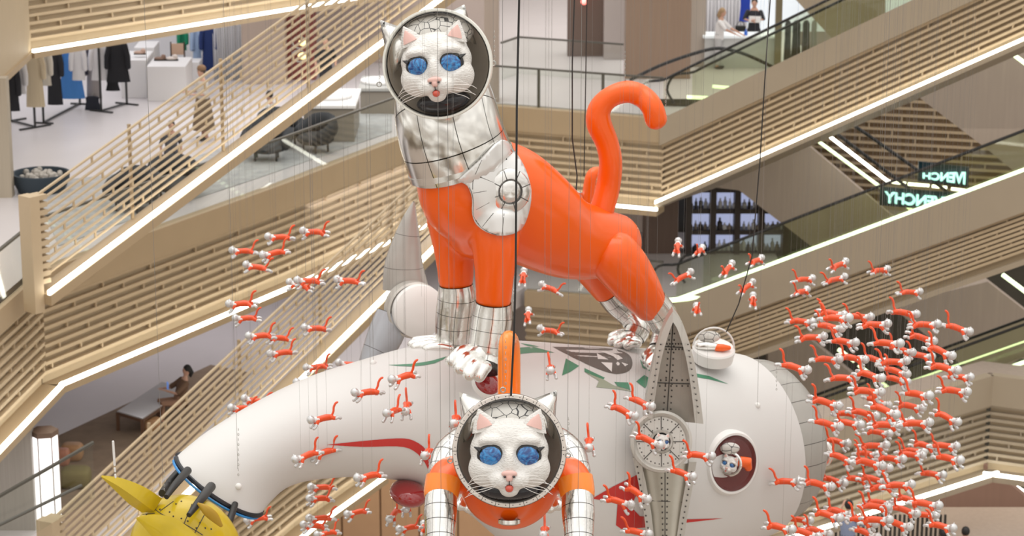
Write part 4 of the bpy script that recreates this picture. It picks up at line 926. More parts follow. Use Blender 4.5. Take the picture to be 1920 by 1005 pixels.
for i, (px, py, yaw, pit, d, fl, lab) in enumerate(spots):
    k = i % 3; o = protos[k] if not used_[k] else copy_tree(protos[k]); used_[k] = True
    o.location = P(px, py, d); sc = 1.0
    o.rotation_euler = Matrix.Rotation(R(yaw), 4, 'Z').to_euler() if False else (Matrix.Rotation(R(yaw), 3, 'Z') @ Matrix.Rotation(R(-pit), 3, 'Y') @ Matrix.Rotation(R(rnd.uniform(-12, 12)), 3, 'X')).to_euler()
    ll = {'left flock': 1.05, 'rocket flock': 1.02, 'fin flock': 1.05, 'swarm': 1.12}.get(fl, 1.0)
    o.scale = (ll, ll, ll)
    tag(o, lab, group=GRP[fl])
    for dx in ((-.05, .07) if fl in ('rocket flock', 'fin flock') else (.03,)):
        q_ = o.location + Matrix.Rotation(R(yaw), 3, 'Z') @ V((dx, 0, .03)); who = lab.split('flying ')[1].replace('toward the viewer', 'forward').replace(', ', ' cat, ', 1)
        wire(q_, P(px, -30, d).z + .3, label='%s wire of the %s' % ('rear' if dx < 0 else 'front' if dx > .05 else 'thin', who.replace('right cat', 'right-flying cat').replace('left cat', 'left-flying cat')))
# ---- cables that carry the big figures
def cable(pts, r, label, m=BLACK, name='cable', group=None):
    x = MB(); x.tube([P(*p) for p in pts], r, n=8, cap='flat'); o = build(name, x, m); return tag(o, label, 'cable', group)
cable([(974, -30, 23.9), (969, 200, 23.9), (967, 500, 23.9), (964, 620, 23.9), (958, 742, 24.1)], .011, 'thick black cable running down to the helmet of the foreground cat')
cable([(1078, -30, 31), (1073, 120, 31), (1073, 260, 31), (1082, 330, 31), (1079, 374, 30.8)], .009, 'black cable ending on the back of the large cat, left of its tail')
cable([(1101, -30, 31.5), (1099, 100, 31.5), (1095, 330, 32.3)], .007, 'black cable just right of the one on the large cat back')
cable([(1446, -30, 30.8), (1434, 150, 30.8), (1425, 300, 30.8), (1410, 480, 30.8), (1385, 570, 30.9), (1362, 622, 31)], .008, 'black cable slanting down to the glass dome on the rocket')
def bigwire(px, y0, d, lb, r=.0022):
    p = P(px, y0, d); wire(p, P(px, -30, d).z + .3, r, 'support_wire', lb, None)
bigwire(797, 24, 28.4, 'steel wire on the left of the large cat helmet top'); bigwire(836, 22, 28.4, 'steel wire at the middle of the large cat helmet top')
bigwire(925, 118, 28.6, 'steel wire to the ring right of the large cat helmet'); bigwire(711, 157, 28.6, 'steel wire to the ring left of the large cat helmet')
bigwire(844, 862, 23.98, 'steel wire to the ring left of the foreground helmet'); bigwire(1064, 852, 23.98, 'steel wire to the ring right of the foreground helmet'); bigwire(943, 730, 23.98, 'steel wire to the ring on top of the foreground helmet')
bigwire(1172, 152, 30.5, 'steel wire to the top of the curled orange tail'); bigwire(1249, 200, 30.4, 'steel wire to the end of the curled orange tail')
bigwire(447, 912, 27.4, 'steel wire to the lifting eye on the rocket nose'); bigwire(700, 681, 29, 'steel wire to the lifting eye on the rocket top'); bigwire(306, 915, 26.5, 'steel wire to the yellow mask')
bigwire(1420, 760, 30.6, 'steel wire to the upper lifting eye near the rocket tail'); bigwire(827, 925, 24.1, 'steel wire to the left forearm of the foreground cat'); bigwire(1084, 925, 24.1, 'steel wire to the right forearm of the foreground cat')
def chain(px, y0, y1, d, lb, n=7, lean=0):
    t = thing('chain', lb, 'chain', P(px + lean, y1, d), 'short chains at the lifting points')
    x = MB()
    for i in range(n):
        f = i / (n - 1); c = P(px + lean * f, y0 + (y1 - y0) * f, d); a = (1, 0) if i % 2 else (0, 1)
        x.tube([c + V((a[0] * .008 * math.cos(u), a[1] * .008 * math.cos(u), .016 * math.sin(u))) for u in [j * math.pi / 4 for j in range(8)]], .003, n=5, closed=True)
    build('links', x, STEEL, t)
chain(712, 95, 155, 28.6, 'short chain above the ring left of the large helmet'); chain(927, 60, 115, 28.6, 'short chain above the ring right of the large helmet'); chain(1172, 98, 150, 30.5, 'short chain above the top of the orange tail', 8)
chain(1248, 152, 198, 30.4, 'short chain above the end of the orange tail'); chain(843, 790, 860, 23.97, 'short chain left of the foreground helmet', 8); chain(1066, 785, 850, 23.97, 'short chain right of the foreground helmet', 8)
chain(447, 805, 890, 27.3, 'dark chain on the rocket nose above the lifting eye', 10); chain(963, 545, 605, 25.4, 'short chain above the foreground cat tail', 7); chain(308, 885, 918, 26.5, 'short chain above the yellow mask', 5)
chain(948, 640, 730, 23.97, 'chain in front of the foreground cat tail', 9); chain(1456, 690, 730, 30.4, 'short chain near the right end of the rocket', 6)
x = MB(); x.tube([P(212, 828, 26.4), P(215, 872, 26.4)], .014, n=8); x.tube([P(215, 878, 26.4), P(216, 884, 26.4)], .012, n=8); x.tube([P(216, 890, 26.4), P(218, 902, 26.4)], .012, n=8); o = build('antenna_rod', x, WHITEP); tag(o, 'white rod standing at the tip of the yellow horn', 'rod')
# ================================================================ galleries: shops, furniture, people
def fl(px, py, z=Z1): return Z(px, py, z)
def bx(name, c, sx, sy, sz, m, label, cat, rz=0, bevel=.01, group=None):
    o = build(name, MB().box(V(c) + V((0, 0, sz / 2)), sx, sy, sz, rz), m, smooth=False, bevel=bevel); return tag(o, label, cat, group)
# glass balustrades along the edges
DKRAIL = mat('dark_rail', (.12, .115, .10), .4, metal=.5)
r1 = [V((p.x, p.y + .05, Z1)) for p in e1]
railing('balustrade', r1[0:2], 1.0, GLASS, 'glass balustrade at the left edge beside the round dark planter', post=1.2, railm=DKRAIL)
railing('balustrade', r1[1:5], 1.0, GLASS, 'long glass balustrade in front of the clothes shop and dark chairs', post=1.5, railm=DKRAIL)
railing('balustrade', r1[4:6], 1.0, GLASS, 'glass balustrade behind the curled orange tail', post=1.5, railm=DKRAIL)
q0 = [fl(940, 150), fl(972, 138), fl(1168, 153)]
railing('balustrade', q0, 1.0, GLASS, 'far glass balustrade before the brown pillar at top centre', post=1.6, railm=DKRAIL)
for px, py in ((1010, 201), (1130, 212)):
    p = fl(px, py); x = MB(); x.tube([p, p + V((0, 0, 1))], .04, n=8, cap='flat'); o = build('rail_post', x, DKRAIL); tag(o, 'dark post of the glass balustrade, %s of the two behind the tail' % ('left one' if px < 1100 else 'right one'), 'post')
r0 = [V((p.x, p.y + .1, Z0)) for p in e0]
railing('balustrade', [P(-40, 955, 39.2) - V((0, 0, 1)), P(175, 832, 40.6) - V((0, 0, 1))], 1.0, GLASS, 'glass balustrade at the lower left corner in front of the light column', post=1.1, railm=DKRAIL)
x = MB(); x.tube([P(-40, 1003, 39.0), P(153, 910, 40.3)], .03, n=8, cap='flat'); tag(build('handrail_bar', x, DKRAIL), 'dark handrail bar at the lower left, below the glass edge before the light column', 'handrail')
railing('balustrade', r0[5:7], 1.0, GLASS, 'glass balustrade seen under the belly of the large cat', post=1.4, railm=DKRAIL)
# floors' carpets
def rug(name, poly, z, m, label): 
    o = build(name, MB().prism([Z(a, b, z) for a, b in poly], (0, 0, .012)), m, smooth=False); o.location.z += .004; return tag(o, label, 'carpet')
rug('carpet', [(60, 345), (300, 318), (560, 228), (735, 205), (735, 248), (480, 336), (240, 415), (110, 462)], Z1, CARPETG, 'dark grey carpet behind the slatted balustrade')
rug('carpet', [(105, 820), (395, 685), (470, 700), (300, 900), (110, 1060)], Z0, CARPET, 'brown carpet on the lower left gallery')
# walls and columns of the upper gallery
def colm(name, pxl, pxr, py, dz, m, label, cat='column', th=.6):
    a = fl(pxl, py); b = V((fl(pxr, py).x, a.y, Z1)); o = build(name, MB().box(((a.x + b.x) / 2, a.y + th / 2, Z1 + dz / 2), b.x - a.x, th, dz), m, smooth=False, bevel=.01); return tag(o, label, cat)
SHOPW = mat('shop_white_wall', (.78, .77, .78), .5)
CURT = mat('white_curtain', (.80, .81, .84), .7, seam=None, bump=.4, bscale=3, stretch=(14, 14, .2))
struct('wall_left', MB().box((fl(120, 130).x - 3.5, 69.0, Z1 + 2.2), 17.5, .3, 4.4), SHOPW, label='white back wall of the clothes shop')
def curtain(pxl, pxr, py, h, m, label, ry=.05):
    a = fl(pxl, py); b = fl(pxr, py); n = 40; v = []
    for i in range(n + 1):
        f = i / n; v.append(V((a.x + (b.x - a.x) * f, a.y + ry * math.sin(i * 1.9), Z1)))
    mb = MB(); vs = v + [p + V((0, 0, h)) for p in v]; mb.add(vs, [(i, i + 1, n + 2 + i, n + 1 + i) for i in range(n)]); o = build('curtain', mb, m); thicken(o, .02); return tag(o, label, 'curtain')
curtain(402, 456, 150, 3.6, CURT, 'white pleated curtain right of the navy garments')
curtain(1322, 1400, 62, 3.0, CURT, 'white pleated curtain behind the fair haired person')
colm('wall_panel', 455, 536, 158, 4, mat('pinkish_beige_wall', (.46, .37, .31), .6), 'pinkish beige wall panel left of the dark red column', 'wall panel')
colm('red_column', 536, 592, 150, 4, mat('dark_red_column', (.22, .05, .045), .5, var=.2), 'dark red column behind the slatted balustrade')
colm('wall_panel', 592, 912, 118, 4, mat('pale_rose_wall', (.44, .36, .32), .6), 'pale rose wall behind the large helmet', 'wall panel')
colm('pillar', 908, 936, 192, 4, TAUPE, 'brown pillar just right of the large helmet')
colm('pillar', 1064, 1132, 106, 4, mat('dark_brown_panel', (.14, .095, .075), .5), 'dark brown pillar with a red dot above the cat back')
colm('wall_panel', 1132, 1172, 112, 4, mat('grey_pink_wall', (.42, .37, .35), .6), 'greyish wall strip right of the dark brown pillar', 'wall panel')
colm('wall_panel', 1172, 1294, 148, 4, mat('brown_wood_wall', (.27, .185, .13), .55, var=.12, vscale=2, stretch=(8, 8, .3)), 'brown wooden wall above the curled orange tail', 'wall panel')
colm('wall_panel', 1294, 1322, 125, 4, mat('greige_wall', (.48, .42, .36), .6), 'greige wall strip left of the white curtain', 'wall panel')
a = fl(1320, 40); struct('wall_shop', MB().box((a.x + 3.6, 74, Z1 + 2), 8, .2, 4), mat('bluish_glow_wall', (.74, .80, .84), .5, emis=((.8, .9, 1), .25)), label='bluish white wall of the right shop, given a faint glow')  # wall glows faintly, the shop's brightness is put into its material
o = colm('pillar', 1452, 1464, 130, 3.5, mat('olive_post', (.20, .17, .10), .5), 'olive brown post right of the shop counter', th=.2)
for px, c, lb in ((1476, (.06, .055, .05), 'black coat'), (1492, (.05, .05, .055), 'black dress'), (1508, (.08, .07, .06), 'charcoal coat'), (1520, (.16, .15, .14), 'grey coat')): pass
x = MB(); p = P(1095, 3, 69.3); x.ball(p, .09); o = build('red_lamp', x, lamp('red_light', (1, .05, .02), 2.5)); tag(o, 'small red light on the dark brown pillar', 'lamp')
for i, px in enumerate((941, 985)):
    p = P(px, 2, 83); x = MB(); x.box(p, .16, .1, .42); o = build('wall_lamp', x, LED, smooth=False); tag(o, 'bright upright wall light at the top edge, %s one' % ('left' if i == 0 else 'right'), 'lamp')
# clothes
def garment(name, pxc, yt, yb, wpx, d, col, label, flare=1.0, sleeves=True, group='clothes on the shop racks', rough=.85):
    T_ = P(pxc, yt, d); k = mpp(pxc, yt, d); h = (yb - yt) * k * 1.02; w_ = wpx * k / 2; z0 = T_.z
    t = thing(name, label, 'garment', (T_.x, T_.y, z0 - h), group); m = mat('cloth_%d_%d_%d' % tuple(int(c * 99) for c in col), col, rough)
    n = 28; prof = [(0, .28), (.03, .62), (.10, .85), (.35, .78), (.6, .85 * (1 + (flare - 1) * .5)), (1, .95 * flare)]
    vs = []
    for f, r_ in prof:
        for j in range(n):
            an = 2 * math.pi * j / n; pl = 1 + .10 * f * math.cos(j * math.pi); vs.append(V((T_.x + math.cos(an) * w_ * r_ * pl, T_.y + math.sin(an) * w_ * .32 * r_ * pl, z0 - h * f)))
    fs = [(i * n + j, i * n + (j + 1) % n, (i + 1) * n + (j + 1) % n, (i + 1) * n + j) for i in range(len(prof) - 1) for j in range(n)] + [tuple(range(n))]
    build('body', MB().add(vs, fs), m, t)
    if sleeves:
        for s in (-1, 1):
            x = MB(); a_ = V((T_.x + s * w_ * .75, T_.y, z0 - h * .07)); sl = min(.55, h * .6); x.tube([a_, a_ + V((s * w_ * .28, -.02, -sl * .5)), a_ + V((s * w_ * .34, -.05, -sl))], [.075, .07, .06], n=10); build('sleeve', x, m, t)
    x = MB(); x.tube([V((T_.x, T_.y, z0 - .02)), V((T_.x, T_.y, z0 + .05)), V((T_.x + .03, T_.y, z0 + .09))], .008, n=6); build('hanger_hook', x, STEEL, t)
    return t
def rack(pa, pb, h, label, dpt=.5):
    a = fl(*pa); b = fl(*pb); t = thing('clothes_rack', label, 'clothes rack', (a + b) / 2, 'black clothes racks'); d = (b - a).normalized(); n = V((d.y, -d.x, 0))
    for p in (a, b):
        x = MB(); x.tube([p, p + V((0, 0, h))], .03, n=6, cap='flat'); build('post', x, BLACK, t)
        x = MB(); x.beam(p - n * dpt * .5, p + n * dpt * .5, d, .06, .04); build('foot', x, BLACK, t, smooth=False)
    x = MB(); x.tube([a + V((0, 0, h)), b + V((0, 0, h))], .025, n=6, cap='flat'); build('hanging_bar', x, BLACK, t)
    x = MB(); x.beam(a + V((0, 0, .02)), b + V((0, 0, .02)), n, .05, .035); build('base_bar', x, BLACK, t, smooth=False)
rack((66, 240), (20, 228), 1.75, 'black clothes rack nearest the left edge', .9)
rack((82, 232), (150, 196), 1.8, 'black clothes rack in the middle of the shop, blue dress hanging')
rack((190, 210), (238, 196), 1.75, 'black clothes rack with the black top, beside white plinths', .7)
garment('black_coat', 22, 128, 208, 22, 58.6, (.02, .02, .025), 'black coat at the far left end of the first rack')
garment('white_shirt', 36, 118, 176, 20, 58.9, (.72, .71, .72), 'white shirt on the first rack beside the black coat')
garment('cream_coat', 62, 96, 200, 34, 59.4, (.62, .52, .36), 'long cream coat on the first rack')
garment('cream_blouse', 82, 92, 160, 22, 60.2, (.70, .66, .58), 'cream blouse hanging right of the long cream coat')
garment('black_dress', 99, 92, 196, 28, 61.2, (.018, .018, .022), 'long black dress left of the blue dress')
garment('blue_dress', 131, 88, 184, 38, 61.8, (.08, .27, .68), 'bright blue tiered dress', 1.25)
garment('white_blouse', 145, 86, 150, 24, 61.4, (.76, .75, .77), 'white blouse overlapping the blue dress')
garment('dark_vest', 156, 90, 140, 14, 61.9, (.05, .045, .07), 'narrow dark vest between the white blouse and the grey dress')
garment('grey_dress', 173, 92, 184, 28, 62.0, (.42, .38, .37), 'grey beige long dress with pleats')
garment('white_jacket', 186, 84, 150, 34, 61.6, (.74, .73, .75), 'white jacket in front of the grey beige dress')
garment('dark_skirt', 173, 180, 208, 30, 61.8, (.02, .022, .035), 'short dark navy skirt under the grey dress', 1.0, False)
garment('black_blouse', 219, 80, 153, 38, 61.4, (.012, .012, .016), 'black short top hanging on the right rack', 1.15)
garment('black_shorts', 211, 150, 170, 26, 61.7, (.015, .015, .02), 'black shorts below the black top', 1.0, False)
garment('green_coat', 342, 52, 94, 13, 66.5, (.01, .22, .11), 'bright green coat at the back of the shop')
garment('blue_shirt', 368, 50, 116, 16, 66.5, (.38, .50, .70), 'light blue long shirt left of the navy garments')
garment('navy_gown', 390, 46, 132, 26, 66.0, (.012, .03, .13), 'long navy gown at the back of the shop')
garment('pale_blue_dress', 408, 46, 130, 18, 66.4, (.55, .62, .76), 'pale blue dress right of the navy gown')
for px, wd, c, lb in ((1478, 14, (.05, .05, .045), 'dark coat behind the escalator glass, first after the olive post'), (1494, 18, (.035, .035, .03), 'black coat behind the escalator glass, second after the olive post'), (1512, 16, (.06, .055, .045), 'dark brown coat behind the escalator glass, third after the olive post'), (1527, 12, (.30, .29, .26), 'pale grey coat behind the escalator glass, fourth after the olive post')):
    garment('long_coat', px, 38, 118 - (px - 1478) * .3, wd, 69, c, lb, 1.0, False, 'coats behind the escalator glass')
# plinths and shop furniture
PL = mat('plinth_white', (.76, .74, .73), .45)
def plinth(pl, pr, py, top, m, label, dy=.9):
    a = fl(pl, py); b = fl(pr, py); k = mpp(pl, py, a.y); h = (py - top) * k; c = V(((a.x + b.x) / 2, a.y + dy / 2, Z1)); return bx('plinth', c, b.x - a.x, dy, h, m, label, 'plinth')
plinth(228, 276, 184, 112, PL, 'white plinth behind the clothes rack, left of two', 1.4)
plinth(277, 350, 190, 124, PL, 'wide white plinth in the shop, right of two', 1.4)
plinth(254, 292, 164, 88, PL, 'tall white plinth at the back of the shop, a flat green item on it', 1.0)
plinth(352, 375, 160, 116, PL, 'small pale plinth below the light blue shirt', .6)
def shoe(px, py, top, c, lb):
    a = P(px, py, 63.8); t = thing('shoe', lb, 'shoe', a, 'shoes on the white plinths'); x = MB(); x.ball(a + V((0, 0, .05)), (.16, .07, .05)); x.ball(a + V((.09, 0, .09)), (.07, .06, .07)); build('upper', x, mat('shoe_%d' % int(c[0] * 100), c, .4), t); x = MB(); x.box(a + V((.01, 0, .012)), .32, .12, .025); build('sole', x, BLACK, t, smooth=False)
shoe(300, 113, 0, (.22, .13, .09), 'brown shoe on the right white plinth'); shoe(322, 113, 0, (.66, .58, .52), 'pale shoe on the right white plinth'); shoe(262, 102, 0, (.50, .33, .25), 'tan shoe on the left white plinth')
t = thing('cane_chair', 'dark framed chair with a woven tan back behind the white plinths', 'chair', fl(335, 150)); b_ = t.location
c_ = P(333, 92, 65.5)
x = MB(); x.box(c_ + V((0, 0, 0)), .32, .04, .3); build('woven_back', x, mat('cane', (.62, .42, .30), .7), t, smooth=False)
x = MB(); x.box(c_ + V((.0, -.2, -.28)), .42, .42, .05); build('seat', x, mat('dark_wood', (.06, .03, .02), .5), t, smooth=False)
for sx in (-.18, .18):
    for sy in (-.38, .0):
        x = MB(); x.beam(c_ + V((sx, sy, -.74)), c_ + V((sx, sy, -.28)), (1, 0, 0), .04, .02); x = MB(); x.tube([c_ + V((sx, sy, -.74)), c_ + V((sx, sy, -.28 if sy else .2))], .02, n=6, cap='flat'); build('leg', x, MATS['dark_wood'], t)
def table(pl, pr, py, top, m1, m2, label, dy=1.0):
    a = fl(pl, py); b = fl(pr, py); h = (py - top) * mpp(pl, py, a.y); c = V(((a.x + b.x) / 2, a.y + dy / 2, Z1)); t = thing('display_table', label, 'table', c, 'display tables behind the balustrade')
    build('cabinet', MB().box(c + V((0, 0, h / 2 - .03)), b.x - a.x - .1, dy - .1, h - .06), m2, t, smooth=False); build('tabletop', MB().box(c + V((0, 0, h)), b.x - a.x, dy, .07), m1, t, smooth=False)
    x = MB(); x.lathe([(.001, .1), (.5, .1), (.5, .05), (.42, .0)], c + V((0, 0, h)), (0, 0, 1), 32); build('turntable', x, WHITE, t)
    return t
TG = mat('taupe_cabinet', (.27, .24, .20), .5)
table(566, 668, 268, 200, WHITE, TG, 'large display table with a white top left of the large cat neck', 2.2)
table(672, 748, 215, 168, mat('grey_top', (.42, .42, .40), .4), TG, 'grey display table just left of the large helmet', 1.8)
def lounge(px, py, w_, label, m=mat('charcoal_fabric', (.035, .038, .042), .85), yaw=0):
    p = fl(px, py); t = thing('lounge_chair', label, 'chair', p, 'dark lounge chairs on the gallery'); M_ = Matrix.Rotation(yaw, 3, 'Z')
    x = MB(); x.ball(p + V((0, 0, .32)), (w_ * .5, w_ * .45, .16)); build('seat', x, m, t)
    pts = [p + M_ @ V((w_ * .5 * math.cos(a), w_ * .45 * math.sin(a), .50 + .16 * math.sin(a))) for a in [R(-25 + 230 * i / 10) for i in range(11)]]
    x = MB(); x.tube(pts, .12, [.24 if 2 < i < 8 else .18 for i in range(11)], n=12, side=(0, 0, 1)); build('backrest', x, m, t)
    for a in range(4):
        q_ = p + M_ @ V((w_ * .35 * math.cos(R(45 + 90 * a)), w_ * .3 * math.sin(R(45 + 90 * a)), 0)); x = MB(); x.tube([q_, q_ + V((0, 0, .22))], .025, n=8, cap='flat'); build('leg', x, BLACK, t)
lounge(500, 300, 1.0, 'dark lounge chair behind the balustrade, left of three'); lounge(528, 275, 1.0, 'dark lounge chair behind the balustrade, middle of three', yaw=.6); lounge(592, 285, .9, 'dark lounge chair nearest the display table', yaw=-.8)
lounge(330, 372, 1.1, 'dark lounge chair behind the slats, left end of the gallery', yaw=.4); lounge(250, 395, 1.1, 'dark lounge chair behind the slats beside the planter', yaw=-.5)
t = thing('planter', 'round dark blue basket planter at the left edge behind the balustrade', 'planter', fl(78, 358)); p = t.location
x = MB(); x.lathe([(.5, 0), (.62, .25), (.64, .42), (.58, .42), (.55, .3), (.001, .3)], p, (0, 0, 1), 28); build('basket', x, mat('dark_blue_weave', (.03, .045, .06), .7), t)
x = MB(); rr = random.Random(4)
for i in range(60): a = rr.random() * 6.28; r_ = rr.random() * .45; x.ball(p + V((r_ * math.cos(a), r_ * math.sin(a), .33 + rr.random() * .08)), .07, nu=6, nv=4)
build('pebbles', x, mat('pebble', (.45, .42, .38), .8), t)['kind'] = 'stuff'
# gold ornaments on the red column, their glint put in as a glow
for i, (px, py) in enumerate(((568, 80), (567, 105))):
    t = thing('gold_ornament', 'round golden glinting ornament on the dark red column, %s one' % ('upper' if i == 0 else 'lower'), 'lamp', P(px, py, 64.9)); c = t.location
    x = MB(); x.ball(c, (.12, .07, .09)); build('golden_knob', x, lamp('gold_glint_glow', (1, .75, .1), 1.6), t); x = MB(); x.tube([c + V((.18 * math.cos(a) - .1, .02, .16 * math.sin(a))) for a in [j * math.pi / 6 for j in range(12)]], .02, n=6, closed=True, side=(0, 1, 0)); build('metal_ring', x, STEEL, t)
# ---- lower left gallery
t = thing('light_column', 'tall glowing hexagonal light column with a brown cap at the lower left', 'lamp', Z(92, 985, Z0)); p = t.location
tz = P(92, 815, p.y).z; hgt = tz - Z0
x = MB(); x.lathe([(.25, 0), (.25, hgt)], p, (0, 0, 1), 6, ref=(1, .2, 0)); build('glowing_shaft', x, lamp('column_glow', (1, .97, .98), 1.15), t, smooth=False)
x = MB(); x.lathe([(.001, hgt), (.27, hgt), (.27, hgt + .1), (.001, hgt + .12)], p, (0, 0, 1), 6, ref=(1, .2, 0)); build('cap', x, mat('bronze_cap', (.16, .10, .07), .5), t, smooth=False)
x = MB()
for j in range(6):
    a = math.pi / 3 * j; 
    u = V((1, .2, 0)).normalized(); w2 = V((-.2, 1, 0)).normalized(); q_ = p + (u * math.cos(a) + w2 * math.sin(a)) * .255; x.tube([q_, q_ + V((0, 0, hgt))], .012, n=5, cap='flat')
build('edge_trim', x, MATS['bronze_cap'], t)
WT = mat('striated_grey_wall', (.36, .33, .30), .7, var=.15, vscale=2.5, stretch=(12, 12, .3))
a = Z(64, 1000, Z0); struct('wall_pillar', MB().box((a.x - 1.6, a.y + .3, Z0 + 1.1), 3.2, .3, 2.2), WT, label='striated grey wall at the lower left edge')
a = fl(22, 372); struct('wall_edge', MB().box((a.x - .8, a.y + .2, Z1 + 1.32), 1.6, .3, 2.64), mat('striated_beige_wall', (.42, .36, .28), .7, var=.12, vscale=2.5, stretch=(12, 12, .3)), label='striated beige wall strip at the left edge')
def Z0p(px, py): return Z(px, py, Z0)
t = thing('coffee_table', 'low wooden frame table with a glass top on the brown carpet', 'table', Z0p(290, 790)); WD = mat('walnut', (.13, .065, .035), .45)
c4 = [Z0p(222, 808), Z0p(268, 822), Z0p(350, 766), Z0p(305, 752)]; hh = .42
for q_ in c4: x = MB(); x.box(q_ + V((0, 0, hh / 2)), .07, .07, hh); build('leg', x, WD, t, smooth=False)
x = MB()
for i in range(4): x.beam(c4[i] + V((0, 0, hh - .05)), c4[(i + 1) % 4] + V((0, 0, hh - .05)), V((c4[(i + 1) % 4] - c4[i]).yxz) * 1 if False else V(((c4[(i + 1) % 4] - c4[i]).y, -(c4[(i + 1) % 4] - c4[i]).x, 0)), .06, .06)
build('frame', x, WD, t, smooth=False)
x = MB(); x.prism([q_ + V((0, 0, hh + .01)) for q_ in c4], (0, 0, .02)); build('glass_top', x, mat('glass_top', (.62, .62, .64), .08, spec=.8), t, smooth=False)
def cushion(c, sx, sy, sz, m, lb, name='pouf', cat='pouf'):
    mb = MB(); mb.ball(V(c) + V((0, 0, sz / 2)), (sx / 2, sy / 2, sz / 2)); 
    for v in mb.v:
        d_ = v - (V(c) + V((0, 0, sz / 2)))
        v.x = c[0] + math.copysign(abs(d_.x / (sx / 2)) ** .45 * sx / 2, d_.x); v.y = c[1] + math.copysign(abs(d_.y / (sy / 2)) ** .45 * sy / 2, d_.y); v.z = c[2] + sz / 2 + math.copysign(abs(d_.z / (sz / 2)) ** .6 * sz / 2, d_.z)
    return tag(build(name, mb, m), lb, cat)
cushion(Z0p(136, 862), .46, .4, .36, mat('tan_leather', (.45, .25, .12), .5), 'tan cube seat right of the light column', 'cube_seat', 'seat')
cushion(Z0p(118, 872), .3, .3, .36, mat('salmon_leather', (.50, .22, .14), .5), 'salmon seat between the light column and tan seat', 'cube_seat', 'seat')
cushion(Z0p(142, 912), .62, .55, .4, mat('olive_fabric', (.20, .16, .06), .8), 'olive pouf below the tan cube seat')
cushion(Z0p(287, 808), .34, .3, .3, MATS['tan_leather'], 'small tan cushion in front of the reclining person', 'cushion', 'cushion')
